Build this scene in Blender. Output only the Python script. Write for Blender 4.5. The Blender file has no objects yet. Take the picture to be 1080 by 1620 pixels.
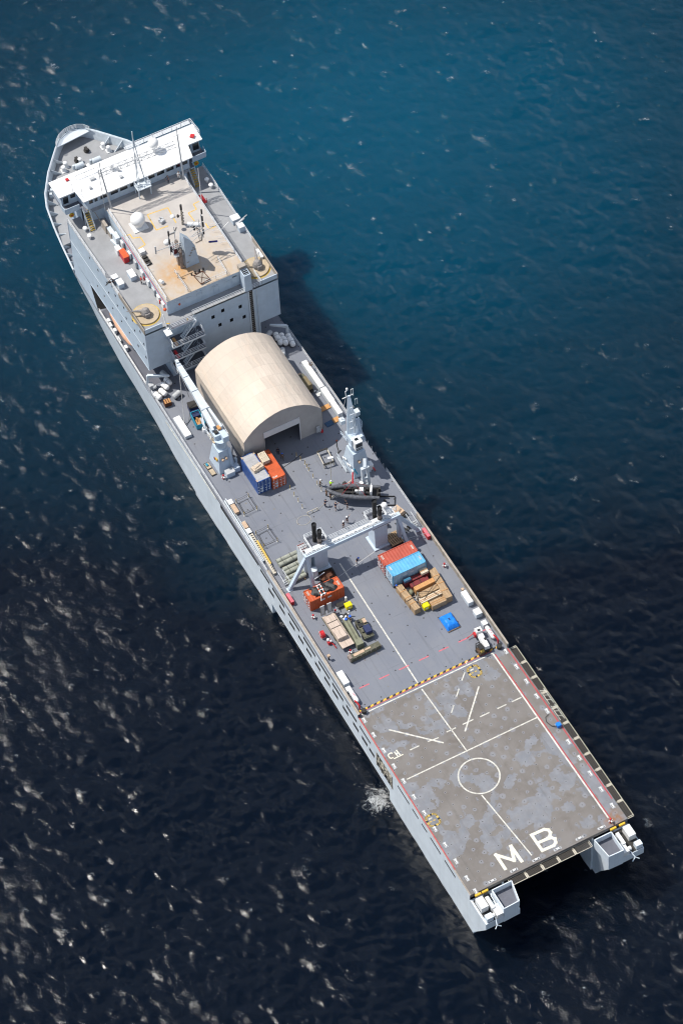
import bpy, math, random
import numpy as np
from mathutils import Vector, Matrix, Euler
random.seed(7)
SC = bpy.context.scene
COL = SC.collection
R = math.radians
# ------------------------------------------------------------------ camera
# ship frame: x forward from the stern, y to port, z up from the main deck; the sea lies at z = -10
SEA = -10.0
CC = Vector((-227.80, 137.717, 444.202))
CF = Vector((0.54222584, -0.25359193, -0.80105073))
CR = Vector((-0.47014301, -0.88172348, -0.03910579))
CU = Vector((0.69638832, -0.39781257, 0.59731773))
FPX = 5385.718
cd = bpy.data.cameras.new("camera")
cd.sensor_fit = 'VERTICAL'; cd.sensor_height = 24.0; cd.sensor_width = 16.0
cd.lens = FPX / 1620 * 24
cd.clip_start = 10; cd.clip_end = 20000
cam = bpy.data.objects.new("camera", cd); COL.objects.link(cam)
cam.matrix_world = Matrix(((CR.x, CU.x, -CF.x, CC.x), (CR.y, CU.y, -CF.y, CC.y), (CR.z, CU.z, -CF.z, CC.z), (0, 0, 0, 1)))
SC.camera = cam
# ------------------------------------------------------------------ sky, sun, exposure
SUN = Vector((0.40, 0.47, 1.0)).normalized()
sun_el = math.asin(SUN.z); sun_rot = math.atan2(SUN.x, SUN.y)
W = bpy.data.worlds.new("World"); SC.world = W; W.use_nodes = True
nt = W.node_tree; bg = nt.nodes["Background"]
sky = nt.nodes.new("ShaderNodeTexSky"); sky.sky_type = 'NISHITA'; sky.sun_disc = False
sky.sun_elevation = sun_el; sky.sun_rotation = sun_rot; sky.dust_density = 0.35; sky.ozone_density = 3.0
tc = nt.nodes.new("ShaderNodeTexCoord")
cn = nt.nodes.new("ShaderNodeTexNoise"); cn.inputs['Scale'].default_value = 4.5; cn.inputs['Detail'].default_value = 7
nt.links.new(tc.outputs['Generated'], cn.inputs['Vector'])
cr = nt.nodes.new("ShaderNodeValToRGB"); cr.color_ramp.elements[0].position = .55; cr.color_ramp.elements[1].position = .63
nt.links.new(cn.outputs['Fac'], cr.inputs['Fac'])
mx = nt.nodes.new("ShaderNodeMix"); mx.data_type = 'RGBA'
mx.inputs[7].default_value = (21, 21.5, 22.5, 1)
nt.links.new(cr.outputs['Color'], mx.inputs[0]); nt.links.new(sky.outputs['Color'], mx.inputs[6])
nt.links.new(mx.outputs[2], bg.inputs['Color'])
bg.inputs['Strength'].default_value = 0.08
sl = bpy.data.lights.new("sun", 'SUN'); sl.energy = 4.4; sl.angle = R(0.5); sl.color = (1, .955, .88)
so = bpy.data.objects.new("sun", sl); COL.objects.link(so)
so.rotation_euler = SUN.to_track_quat('Z', 'Y').to_euler(); so.location = (60, 60, 300)
vs = SC.view_settings; vs.view_transform = 'Standard'; vs.look = 'None'; vs.exposure = 0.32; vs.gamma = 1; vs.use_curve_mapping = False
SC.cycles.pixel_filter_type = 'BLACKMAN_HARRIS'; SC.cycles.filter_width = 1.15
SC.cycles.max_bounces = 6; SC.cycles.sample_clamp_indirect = 4
# ------------------------------------------------------------------ helpers
def P(u, v, z=0.0):
    d = CF * FPX + CR * (u - 540) - CU * (v - 810)
    return CC + d * ((z - CC.z) / d.z)
def V(*a): return Vector(a)
class MB:
    def __init__(s): s.v = []; s.f = []; s.m = []
    def add(s, vs, fs, mi=0):
        o = len(s.v); s.v += [Vector(p) for p in vs]
        for f in fs: s.f.append([o + i for i in f]); s.m.append(mi)
        return s
    def quad(s, a, b, c, d, mi=0): return s.add([a, b, c, d], [(0, 1, 2, 3)], mi)
    def box(s, cx, cy, z0, lx, ly, h, rz=0, top=(1, 1), mi=0, sh=(0, 0), topmi=None):
        x, y = lx / 2, ly / 2; c, n = math.cos(rz), math.sin(rz); pts = []
        for k, (sx, sy) in enumerate(((1, 1), top)):
            for px, py in ((-x, -y), (x, -y), (x, y), (-x, y)):
                qx, qy = px * sx + (sh[0] if k else 0), py * sy + (sh[1] if k else 0)
                pts.append((cx + qx * c - qy * n, cy + qx * n + qy * c, z0 + (h if k else 0)))
        s.add(pts, [(3, 2, 1, 0), (0, 1, 5, 4), (1, 2, 6, 5), (2, 3, 7, 6), (3, 0, 4, 7)], mi)
        o = len(s.v) - 8; s.f.append([o + 4, o + 5, o + 6, o + 7]); s.m.append(mi if topmi is None else topmi)
        return s
    def bar(s, a, b, w=.1, h=None, mi=0, w2=None, h2=None):
        a, b = Vector(a), Vector(b); h = w if h is None else h; w2 = w if w2 is None else w2; h2 = h if h2 is None else h2
        d = (b - a).normalized(); up = Vector((0, 0, 1)) if abs(d.z) < .95 else Vector((1, 0, 0))
        sd = d.cross(up).normalized(); u = sd.cross(d)
        pts = []
        for p, ww, hh in ((a, w, h), (b, w2, h2)):
            for i, j in ((-1, -1), (1, -1), (1, 1), (-1, 1)): pts.append(p + sd * (i * ww / 2) + u * (j * hh / 2))
        return s.add(pts, [(3, 2, 1, 0), (4, 5, 6, 7), (0, 1, 5, 4), (1, 2, 6, 5), (2, 3, 7, 6), (3, 0, 4, 7)], mi)
    def cyl(s, a, b, r, r2=None, n=12, cap=True, mi=0):
        a, b = Vector(a), Vector(b); r2 = r if r2 is None else r2
        d = (b - a).normalized(); up = Vector((0, 0, 1)) if abs(d.z) < .95 else Vector((1, 0, 0))
        sd = d.cross(up).normalized(); u = sd.cross(d); pts = []
        for p, rr in ((a, r), (b, r2)):
            for k in range(n):
                t = 2 * math.pi * k / n; pts.append(p + sd * (rr * math.cos(t)) + u * (rr * math.sin(t)))
        fs = [(k, (k + 1) % n, n + (k + 1) % n, n + k) for k in range(n)]
        if cap: fs += [tuple(range(n - 1, -1, -1)), tuple(range(n, 2 * n))]
        return s.add(pts, fs, mi)
    def tube(s, pts, r, n=6, mi=0):
        for a, b in zip(pts, pts[1:]):
            if (Vector(a) - Vector(b)).length > 1e-4: s.cyl(a, b, r, n=n, mi=mi)
        return s
    def prism(s, poly, z0, z1, mi=0, topmi=None, cap0=True):
        n = len(poly); ar = sum(poly[i][0] * poly[(i + 1) % n][1] - poly[(i + 1) % n][0] * poly[i][1] for i in range(n))
        if ar < 0: poly = poly[::-1]
        s.add([(p[0], p[1], z0) for p in poly] + [(p[0], p[1], z1) for p in poly], [(i, (i + 1) % n, n + (i + 1) % n, n + i) for i in range(n)] + ([tuple(range(n - 1, -1, -1))] if cap0 else []), mi)
        o = len(s.v) - 2 * n; s.f.append([o + n + i for i in range(n)]); s.m.append(mi if topmi is None else topmi); return s
    def sphere(s, c, r, nu=14, nv=9, sq=(1, 1, 1), mi=0):
        pts = []; fs = []
        for j in range(nv + 1):
            t = math.pi * j / nv
            for i in range(nu):
                p = 2 * math.pi * i / nu
                pts.append((c[0] + sq[0] * r * math.sin(t) * math.cos(p), c[1] + sq[1] * r * math.sin(t) * math.sin(p), c[2] - sq[2] * r * math.cos(t)))
        for j in range(nv):
            for i in range(nu): fs.append((j * nu + i, j * nu + (i + 1) % nu, (j + 1) * nu + (i + 1) % nu, (j + 1) * nu + i))
        return s.add(pts, fs, mi)
    def lathe(s, c, prof, n=14, mi=0):
        pts = []; fs = []
        for r, z in prof:
            for i in range(n):
                t = 2 * math.pi * i / n; pts.append((c[0] + r * math.cos(t), c[1] + r * math.sin(t), c[2] + z))
        for j in range(len(prof) - 1):
            for i in range(n): fs.append((j * n + i, j * n + (i + 1) % n, (j + 1) * n + (i + 1) % n, (j + 1) * n + i))
        return s.add(pts, fs, mi)
    def disc(s, c, r, n=32, z0=None, mi=0, r0=0):
        pts = []; 
        for k in range(n):
            t = 2 * math.pi * k / n; pts += [(c[0] + r * math.cos(t), c[1] + r * math.sin(t), c[2]), (c[0] + r0 * math.cos(t), c[1] + r0 * math.sin(t), c[2])]
        return s.add(pts, [(2 * k, (2 * k + 2) % (2 * n), (2 * k + 3) % (2 * n), 2 * k + 1) for k in range(n)], mi)
    def strip(s, a, b, w, z=.008, mi=0):
        a, b = Vector((a[0], a[1], z)), Vector((b[0], b[1], z)); d = (b - a).normalized(); n = Vector((-d.y, d.x, 0)) * (w / 2)
        return s.quad(a - n, b - n, b + n, a + n, mi)
    def rail(s, pts, h=1.1, nr=3, sp=1.6, r=.032, closed=False, mi=0):
        pts = [Vector(p) for p in pts]
        if closed: pts = pts + [pts[0]]
        for k in range(nr):
            z = h * (k + 1) / nr; s.tube([p + Vector((0, 0, z)) for p in pts], r, 5, mi)
        for a, b in zip(pts, pts[1:]):
            n = max(1, round((b - a).length / sp))
            for i in range(n + 1): 
                q = a.lerp(b, i / n); s.cyl(q, q + Vector((0, 0, h)), r * 1.1, n=5, mi=mi)
        return s
    def stairs(s, a, b, w, n=9, mi=0, mt=None):
        a, b = Vector(a), Vector(b); d = b - a; h = Vector((d.x, d.y, 0)).normalized(); sd = Vector((-h.y, h.x, 0)) * (w / 2)
        for sg in (-1, 1): s.bar(a + sd * sg, b + sd * sg, .07, .24, mi)
        for k in range(n):
            p = a + d * ((k + .5) / n); s.bar(p - sd, p + sd, .26, .05, mi if mt is None else mt)
        for sg in (-1, 1):
            s.tube([a + sd * sg + V(0, 0, .95), b + sd * sg + V(0, 0, .95)], .03, 5, mi)
            for t in (0, .5, 1): q = a + d * t + sd * sg; s.cyl(q, q + V(0, 0, .95), .03, n=5, mi=mi)
        return s
    def grid(s, us, vsr, holes, fn, off=None, mi=0, mr=None, back=None):
        """sheet over us x vsr with rectangular holes; fn(u,v)->point; off(u,v)->point of the hole's rear; back: material of the rear plate"""
        U = sorted(set([round(x, 4) for x in us] + [round(x, 4) for h in holes for x in h[:2]])); Vv = sorted(set([round(x, 4) for x in vsr] + [round(x, 4) for h in holes for x in h[2:]]))
        for i in range(len(U) - 1):
            for j in range(len(Vv) - 1):
                uc, vc = (U[i] + U[i + 1]) / 2, (Vv[j] + Vv[j + 1]) / 2
                if any(h[0] < uc < h[1] and h[2] < vc < h[3] for h in holes): continue
                s.quad(fn(U[i], Vv[j]), fn(U[i + 1], Vv[j]), fn(U[i + 1], Vv[j + 1]), fn(U[i], Vv[j + 1]), mi)
        if off:
            for a, b, c, d in holes:
                rim = [(a, c), (b, c), (b, d), (a, d)]
                for k in range(4):
                    p, q = rim[k], rim[(k + 1) % 4]; s.quad(fn(*p), fn(*q), off(*q), off(*p), mi if mr is None else mr)
                if back is not None: s.quad(*[off(*p) for p in rim], mi=back)
        return s
    def build(s, name, mats, parent=None, loc=(0, 0, 0), smooth=False, rot=(0, 0, 0), link=True):
        me = bpy.data.meshes.new(name); me.from_pydata([tuple(p) for p in s.v], [], s.f)
        if not isinstance(mats, (list, tuple)): mats = [mats]
        for m in mats: me.materials.append(m)
        me.polygons.foreach_set('material_index', s.m)
        if smooth:
            me.polygons.foreach_set('use_smooth', [True] * len(s.f)); 
            try: me.set_sharp_from_angle(angle=R(40))
            except Exception: pass
        me.update()
        o = bpy.data.objects.new(name, me); COL.objects.link(o); o.location = loc; o.rotation_euler = rot
        if parent: o.parent = parent
        return o
def tag(o, label=None, cat=None, group=None, kind=None):
    if label: o['label'] = label
    if cat: o['category'] = cat
    if group: o['group'] = group
    if kind: o['kind'] = kind
    return o
def thing(name, label, cat, loc, rz=0, group=None):
    o = bpy.data.objects.new(name, None); COL.objects.link(o); o.location = loc; o.rotation_euler = (0, 0, rz); o.empty_display_size = .5
    return tag(o, label, cat, group)
def copy_tree(o, parent=None):
    c = o.copy(); COL.objects.link(c)
    if parent: c.parent = parent
    for ch in list(o.children): copy_tree(ch, c)
    return c
def dup(o, loc, rz=0, label=None, group=None):
    c = copy_tree(o); c.location = loc; c.rotation_euler = (0, 0, rz)
    if label: c['label'] = label
    if group: c['group'] = group
    return c
# ------------------------------------------------------------------ materials
class NT:
    def __init__(s, m): s.t = m.node_tree; s.b = s.t.nodes['Principled BSDF']; s.co = None
    def n(s, k, **kw):
        x = s.t.nodes.new(k)
        for a, v in kw.items(): setattr(x, a, v)
        return x
    def set(s, sock, v):
        if isinstance(v, bpy.types.NodeSocket): s.t.links.new(v, sock)
        elif v is not None: sock.default_value = v
    def pos(s):
        if not s.co: s.co = s.n('ShaderNodeNewGeometry').outputs['Position']
        return s.co
    def obj(s): return s.n('ShaderNodeTexCoord').outputs['Object']
    def noise(s, scale, detail=4, vec=None, rough=.55, dist=0):
        x = s.n('ShaderNodeTexNoise'); s.set(x.inputs['Vector'], vec or s.pos()); x.inputs['Scale'].default_value = scale; x.inputs['Detail'].default_value = detail; x.inputs['Roughness'].default_value = rough; x.inputs['Distortion'].default_value = dist
        return x.outputs['Fac']
    def vor(s, scale, vec=None, feat='F1', metric='EUCLIDEAN', out='Distance'):
        x = s.n('ShaderNodeTexVoronoi', feature=feat, distance=metric); s.set(x.inputs['Vector'], vec or s.pos()); x.inputs['Scale'].default_value = scale
        return x.outputs[out]
    def ramp(s, f, a, b, lo=0, hi=1):
        x = s.n('ShaderNodeMapRange'); s.set(x.inputs['Value'], f); x.inputs['From Min'].default_value = a; x.inputs['From Max'].default_value = b; x.inputs['To Min'].default_value = lo; x.inputs['To Max'].default_value = hi
        return x.outputs['Result']
    def math(s, op, a, b=None, c=None):
        x = s.n('ShaderNodeMath', operation=op); s.set(x.inputs[0], a); s.set(x.inputs[1], b); s.set(x.inputs[2], c); return x.outputs[0]
    def vm(s, op, a, b=None):
        x = s.n('ShaderNodeVectorMath', operation=op); s.set(x.inputs[0], a); s.set(x.inputs[1], b); return x.outputs['Value' if op in ('LENGTH', 'DISTANCE', 'DOT_PRODUCT') else 'Vector']
    def xyz(s, v=None):
        x = s.n('ShaderNodeSeparateXYZ'); s.set(x.inputs[0], v or s.pos()); return x.outputs
    def comb(s, a, b, c=0):
        x = s.n('ShaderNodeCombineXYZ'); s.set(x.inputs[0], a); s.set(x.inputs[1], b); s.set(x.inputs[2], c); return x.outputs[0]
    def mix(s, f, a, b):
        x = s.n('ShaderNodeMix', data_type='RGBA'); s.set(x.inputs[0], f)
        for i, c in ((6, a), (7, b)): s.set(x.inputs[i], c if isinstance(c, bpy.types.NodeSocket) else (c[0], c[1], c[2], 1))
        return x.outputs[2]
    def bump(s, h, strength=.3, dist=.05, nrm=None):
        x = s.n('ShaderNodeBump'); s.set(x.inputs['Height'], h); x.inputs['Strength'].default_value = strength; x.inputs['Distance'].default_value = dist
        if nrm: s.set(x.inputs['Normal'], nrm)
        return x.outputs['Normal']
def newmat(name, rough=.55, metal=0, spec=.4):
    m = bpy.data.materials.new(name); m.use_nodes = True; k = NT(m)
    k.b.inputs['Roughness'].default_value = rough; k.b.inputs['Metallic'].default_value = metal; k.b.inputs['Specular IOR Level'].default_value = spec
    return m, k
def base(k, c): k.set(k.b.inputs['Base Color'], c if isinstance(c, bpy.types.NodeSocket) else (c[0], c[1], c[2], 1))
def mulc(c, f): return (c[0] * f, c[1] * f, c[2] * f)
def paint(name, c, var=.16, scale=1.2, rust=0.0, rough=.5, metal=0, streak=0.0, rc=(.28, .13, .05), bump=0):
    m, k = newmat(name, rough, metal)
    f = k.ramp(k.noise(scale, 5), .35, .68)
    col = k.mix(f, mulc(c, 1 - var), mulc(c, 1 + var * .5))
    f2 = k.ramp(k.noise(scale * 7, 3), .45, .8, 0, var)
    col = k.mix(f2, col, mulc(c, .55))
    if streak:
        p = k.xyz(); f3 = k.ramp(k.noise(1, 3, k.comb(k.math('MULTIPLY', p[0], 1.7), k.math('MULTIPLY', p[1], 1.7), k.math('MULTIPLY', p[2], .10))), .52, .75, 0, streak)
        col = k.mix(f3, col, mulc(c, .62))
    if rust:
        f4 = k.ramp(k.noise(scale * 2.3, 6, rough=.7), .66 - rust * .2, .74 - rust * .1, 0, .85); col = k.mix(f4, col, rc)
    base(k, col)
    if bump: k.set(k.b.inputs['Normal'], k.bump(k.noise(scale * 6, 4), bump, .05))
    return m
M = {}
M['hull'] = paint('hull_paint', (.57, .635, .69), .06, .35, .0, .45, streak=.16)
def hullpaint():
    m, k = newmat('hull_plating_paint', .45); p = k.xyz(); c0 = (.63, .69, .74)
    c = k.mix(k.ramp(k.noise(.35, 5), .35, .68), mulc(c0, .93), mulc(c0, 1.03))
    st = k.noise(1, 4, k.comb(k.math('MULTIPLY', p[0], 1.9), k.math('MULTIPLY', p[1], 1.9), k.math('MULTIPLY', p[2], .09))); c = k.mix(k.ramp(st, .52, .74, 0, .28), c, mulc(c0, .66))
    sx = k.math('ABSOLUTE', k.math('SUBTRACT', k.math('FRACT', k.math('DIVIDE', p[0], 3.2)), .5)); sz = k.math('ABSOLUTE', k.math('SUBTRACT', k.math('FRACT', k.math('DIVIDE', p[2], 2.45)), .5))
    c = k.mix(k.math('MAXIMUM', k.ramp(sx, .484, .494, 0, .28), k.ramp(sz, .475, .49, 0, .22)), c, mulc(c0, .6))
    c = k.mix(k.math('MULTIPLY', k.ramp(k.math('ADD', p[2], k.math('MULTIPLY', k.noise(.8, 4), 1.2)), -8.9, -9.9, 0, .8), 1), c, (.20, .21, .20))
    c = k.mix(k.math('MULTIPLY', k.ramp(k.noise(1, 5, k.comb(k.math('MULTIPLY', p[0], 2.6), p[1], k.math('MULTIPLY', p[2], .2)), rough=.7), .64, .74, 0, .6), k.ramp(k.noise(.22, 2), .45, .65)), c, (.42, .30, .20))
    base(k, c); return m
M['hull'] = hullpaint()
M['grey'] = paint('superstructure_paint', (.47, .55, .63), .07, .8, .05, .45, streak=.16)
M['light'] = paint('light_grey_paint', (.53, .58, .62), .10, 1.5, .1, .45)
M['rail'] = paint('rail_paint', (.58, .60, .62), .1, 3, 0, .5)
M['white'] = paint('white_paint', (.70, .70, .69), .06, 1.2, .02, .4)
M['roofw'] = paint('bridge_roof_paint', (.74, .74, .73), .05, .8, .16, .5, rc=(.62, .42, .26))
M['line'] = paint('line_paint', (.60, .58, .52), .36, 2.2, 0, .7)
M['letter'] = paint('cream_letter_paint', (.68, .64, .53), .14, 2.2, 0, .7)
M['redline'] = paint('red_line_paint', (.46, .05, .06), .35, 2, 0, .7)
M['pinkline'] = paint('faded_red_paint', (.55, .13, .16), .2, 2, 0, .7)
M['yellow'] = paint('yellow_paint', (.72, .42, .03), .2, 3, 0, .6)
M['yellowdull'] = paint('dull_yellow_paint', (.52, .36, .08), .25, 3, 0, .6)
M['dark'] = paint('void_shade', (.012, .014, .018), .2, 1, 0, .8)  # near black painted in for the shade inside openings
M['black'] = paint('black_rubber', (.018, .018, .02), .3, 3, 0, .6)
M['glass'] = newmat('bridge_glass', .08, 0, .6)[0]; M['glass'].node_tree.nodes['Principled BSDF'].inputs['Base Color'].default_value = (.012, .018, .024, 1)
M['soot'] = paint('sooty_metal', (.03, .028, .026), .3, 3, 0, .7)
M['rustpipe'] = paint('scorched_pipe', (.26, .21, .18), .3, 2.4, .6, .7, rc=(.15, .06, .025))
M['red'] = paint('red_paint', (.50, .02, .025), .2, 3, 0, .45)
M['orangered'] = paint('orange_red_paint', (.62, .10, .03), .15, 3, 0, .5)
M['orange'] = paint('orange_container_paint', (.50, .092, .028), .16, 1.3, .12, .5, rc=(.16, .05, .02))
M['redbox'] = paint('red_container_paint', (.40, .075, .045), .14, .9, .10, .55, rc=(.2, .06, .03))
M['bluebox'] = paint('navy_container_paint', (.03, .085, .27), .2, 1.5, .1, .5)
M['greytop'] = paint('grey_soft_top', (.36, .36, .37), .15, 1.1, .05, .8, rc=(.45, .36, .25))
M['skybox'] = paint('light_blue_container_paint', (.10, .36, .58), .14, 1.1, .22, .5, rc=(.30, .22, .17))
M['skyside'] = paint('faded_blue_container_paint', (.34, .46, .56), .14, 1.1, .22, .5, rc=(.3, .25, .22))
M['wood'] = None
M['tan'] = None
M['olive'] = paint('olive_drab_paint', (.105, .102, .070), .28, 2, .3, .7, rc=(.20, .14, .08))
M['olivelight'] = paint('pale_olive_paint', (.195, .20, .135), .2, 2, .1, .7)
M['rolls'] = paint('grey_green_canvas', (.30, .31, .26), .25, 2.2, .1, .85)
M['teal'] = paint('teal_plastic', (.02, .24, .36), .2, 2, 0, .5)
M['navy'] = paint('navy_plastic', (.02, .03, .09), .2, 2, 0, .5)
M['tarpblk'] = paint('black_tarpaulin', (.02, .02, .022), .4, 3, 0, .5, bump=.6)
M['tarpblue'] = paint('blue_tarpaulin', (.01, .20, .72), .22, 2.5, 0, .4, bump=.5)
M['tarptan'] = paint('tan_tarpaulin', (.50, .36, .25), .2, 2.5, 0, .7, bump=.6)
M['ybin'] = paint('yellow_plastic', (.80, .66, .005), .08, 2, 0, .4)
M['maroon'] = paint('maroon_paint', (.17, .022, .025), .25, 2, .1, .6)
M['rustflat'] = paint('rusted_steel', (.10, .035, .016), .4, 1.5, .5, .8, rc=(.05, .03, .02))
M['rope'] = paint('pale_rope', (.50, .46, .38), .2, 5, 0, .9)
M['wire'] = paint('steel_wire', (.42, .42, .42), .2, 5, 0, .6)
M['skin'] = paint('skin', (.45, .26, .18), .1, 5, 0, .6)
M['navycloth'] = paint('navy_cloth', (.012, .014, .035), .2, 8, 0, .9)
M['camo'] = paint('camouflage_cloth', (.14, .11, .07), .4, 9, .4, .9, rc=(.05, .06, .03))
M['brown'] = paint('brown_cloth', (.12, .075, .045), .2, 8, 0, .9)
M['hivis'] = paint('high_visibility_cloth', (.45, .80, .02), .1, 8, 0, .7)
M['whitecloth'] = paint('white_cloth', (.75, .75, .73), .1, 8, 0, .9)
M['helmw'] = paint('white_helmet_plastic', (.82, .82, .80), .05, 3, 0, .35)
M['helmb'] = paint('blue_helmet_plastic', (.02, .12, .60), .05, 3, 0, .35)
M['boot'] = paint('black_leather', (.012, .012, .012), .2, 5, 0, .5)
M['tube'] = paint('black_hypalon_tube', (.10, .105, .12), .5, 3, 0, .5)
M['raft'] = paint('white_fibreglass', (.80, .79, .77), .06, 2, 0, .35)
M['silver'] = paint('grey_fibreglass', (.44, .45, .46), .15, 2, 0, .35)
M['beige'] = paint('weathered_beige_paint', (.34, .30, .255), .22, 1.2, .15, .7)
M['boatcov'] = paint('faded_orange_canopy', (.62, .36, .24), .1, 1.5, 0, .6)
M['gunbase'] = None
M['netm'] = None
# ---- timber
m, k = newmat('weathered_timber', .8)
p = k.obj(); g = k.noise(1, 4, k.vm('MULTIPLY', p, (1.1, 7, 7)))
c = k.mix(k.ramp(g, .3, .7), (.24, .155, .085), (.45, .315, .185)); pl = k.ramp(k.math('FRACT', k.math('MULTIPLY', k.xyz(p)[1], 4.2)), .0, .07, .55, 1)
x = k.n('ShaderNodeMix', data_type='RGBA', blend_type='MULTIPLY'); x.inputs[0].default_value = 1; k.set(x.inputs[6], c); k.set(x.inputs[7], k.comb(pl, pl, pl)); base(k, x.outputs[2]); M['wood'] = m
def timber(name, a, b, pitch=4.2):
    m2 = M['wood'].copy(); m2.name = name
    for n in m2.node_tree.nodes:
        if n.type == 'MIX' and n.blend_type == 'MIX': n.inputs[6].default_value = (*a, 1); n.inputs[7].default_value = (*b, 1)
        if n.type == 'MATH' and n.operation == 'MULTIPLY': n.inputs[1].default_value = pitch
    return m2
M['ply'] = timber('pale_plywood', (.38, .30, .24), (.55, .45, .38), .9)
M['freshwood'] = timber('fresh_pine', (.42, .20, .07), (.55, .30, .12), 5)
M['palewood'] = timber('bleached_pine', (.46, .39, .29), (.60, .53, .42), 8)
# ---- tent canvas: vertical-panel canvas with soft tone steps and dirt
m, k = newmat('sand_canvas', .8, 0, .2)
p = k.xyz()
c = k.mix(k.ramp(k.noise(.12, 3), .4, .62), (.53, .46, .39), (.60, .515, .435))
pn = k.n('ShaderNodeTexWhiteNoise', noise_dimensions='2D'); pxn = k.math('DIVIDE', k.math('SUBTRACT', p[0], 89.4), 2.543); pyn = k.math('DIVIDE', k.math('ADD', p[1], 1.05), 2.3)
k.set(pn.inputs['Vector'], k.comb(k.math('FLOOR', pxn), k.math('FLOOR', pyn)))
c = k.mix(k.ramp(pn.outputs['Value'], 0, 1, 0, .40), c, (.44, .37, .31))
wv = k.noise(1, 4, k.comb(k.math('MULTIPLY', p[0], .16), k.math('MULTIPLY', p[1], .8), k.math('MULTIPLY', p[2], .8)), dist=1.1)
c = k.mix(k.ramp(wv, .5, .74, 0, .4), c, (.66, .50, .385))
c = k.mix(k.ramp(k.noise(.9, 6, rough=.65), .55, .9, 0, .3), c, (.40, .35, .30))
sm = k.math('ABSOLUTE', k.math('SUBTRACT', k.math('FRACT', pxn), .5)); c = k.mix(k.ramp(sm, .455, .485, 0, .22), c, (.38, .32, .27))
base(k, c); wr = k.noise(1, 5, k.comb(k.math('MULTIPLY', p[0], .5), k.math('MULTIPLY', p[1], 1.4), k.math('MULTIPLY', p[2], 1.4)), dist=.8)
k.set(k.b.inputs['Normal'], k.bump(wr, .5, .22)); M['tan'] = m
M['tentend'] = paint('grey_canvas_end_wall', (.40, .37, .35), .10, .5, 0, .8)
M['tentdoor'] = paint('pale_door_curtain', (.62, .60, .60), .06, 1, 0, .7)
# ---- grey main deck with dark tie-down sockets, scuffs and small stains
def sockets(k, sx, sy, r, jit=0):
    p = k.xyz(); row = k.math('FLOOR', k.math('DIVIDE', p[0], sx)); odd = k.math('MULTIPLY', k.math('MODULO', k.math('ABSOLUTE', row), 2), .5)
    fx = k.math('SUBTRACT', k.math('FRACT', k.math('DIVIDE', p[0], sx)), .5); fy = k.math('SUBTRACT', k.math('FRACT', k.math('ADD', k.math('DIVIDE', p[1], sy), odd)), .5)
    cell = k.comb(row, k.math('FLOOR', k.math('ADD', k.math('DIVIDE', p[1], sy), odd)))
    d = k.vm('LENGTH', k.comb(k.math('MULTIPLY', fx, sx), k.math('MULTIPLY', fy, sy)))
    wn = k.n('ShaderNodeTexWhiteNoise', noise_dimensions='2D'); k.set(wn.inputs['Vector'], cell)
    return d, wn.outputs['Value'], wn.outputs['Color']
m, k = newmat('grey_deck_paint', .62)
c = k.mix(k.ramp(k.noise(.10, 6), .38, .64), (.146, .158, .190), (.174, .185, .213))
c = k.mix(k.ramp(k.noise(.55, 6, rough=.65), .50, .78, 0, .55), c, (.195, .198, .210))
c = k.mix(k.ramp(k.noise(2.6, 5), .60, .74, 0, .35), c, (.075, .078, .092))
d, h, hc = sockets(k, 3.3, 2.9, .1)
c = k.mix(k.math('MULTIPLY', k.math('LESS_THAN', d, .13), k.math('GREATER_THAN', h, .15)), c, (.045, .042, .045))
vp = k.n('ShaderNodeTexVoronoi'); k.set(vp.inputs['Vector'], k.pos()); vp.inputs['Scale'].default_value = .30
c = k.mix(k.ramp(vp.outputs['Distance'], .025, .07, .85, 0), c, (.17, .145, .10))
dx_ = k.math('ABSOLUTE', k.math('SUBTRACT', k.math('FRACT', k.math('DIVIDE', k.xyz()[0], 8.4)), .5)); dy_ = k.math('ABSOLUTE', k.math('SUBTRACT', k.math('FRACT', k.math('DIVIDE', k.xyz()[1], 2.65)), .5))
c = k.mix(k.math('MULTIPLY', k.math('MAXIMUM', k.ramp(dx_, .488, .494), k.ramp(dy_, .465, .485)), k.ramp(k.noise(.4, 3), .4, .7, .0, .40)), c, (.085, .09, .105))
ty = k.noise(1, 5, k.comb(k.math('MULTIPLY', k.xyz()[0], .09), k.math('MULTIPLY', k.xyz()[1], 1.6)), rough=.6, dist=.4); c = k.mix(k.ramp(ty, .58, .72, 0, .45), c, (.092, .094, .106))
ru = k.ramp(k.noise(.75, 7, rough=.72), .68, .76, 0, .55); c = k.mix(ru, c, (.20, .15, .11))
base(k, c); M['deck'] = m
M['wingdeck'] = paint('worn_wing_deck_paint', (.27, .275, .285), .12, .5, .0, .65)
M['floor'] = paint('grey_floor_paint', (.11, .115, .14), .12, 1, 0, .6)
# ---- flight deck: weathered brown-grey with patches of fresh blue-grey paint round the tie-downs
m, k = newmat('flight_deck_paint', .68)
P0 = k.xyz()
brown = k.mix(k.ramp(k.noise(.16, 5), .35, .65), (.138, .124, .113), (.176, .163, .153))
brown = k.mix(k.ramp(k.noise(.5, 5, dist=.5), .52, .78, 0, .7), brown, (.112, .094, .080))
brown = k.mix(k.ramp(k.noise(1.9, 5), .55, .8, 0, .5), brown, (.19, .175, .16))
blue = k.mix(k.ramp(k.noise(.6, 4), .35, .65), (.160, .172, .197), (.205, .214, .236))
rough = k.noise(.9, 4)
vb = k.n('ShaderNodeTexVoronoi', feature='F1', distance='CHEBYCHEV'); k.set(vb.inputs['Vector'], k.vm('MULTIPLY', k.vm('ADD', k.pos(), k.vm('MULTIPLY', k.comb(k.noise(1.3, 3), k.noise(1.7, 3)), (1.2, 1.2, 0))), (.46, .46, .0))); vb.inputs['Scale'].default_value = 1
cellr = k.xyz(vb.outputs['Color'])[0]
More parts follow.
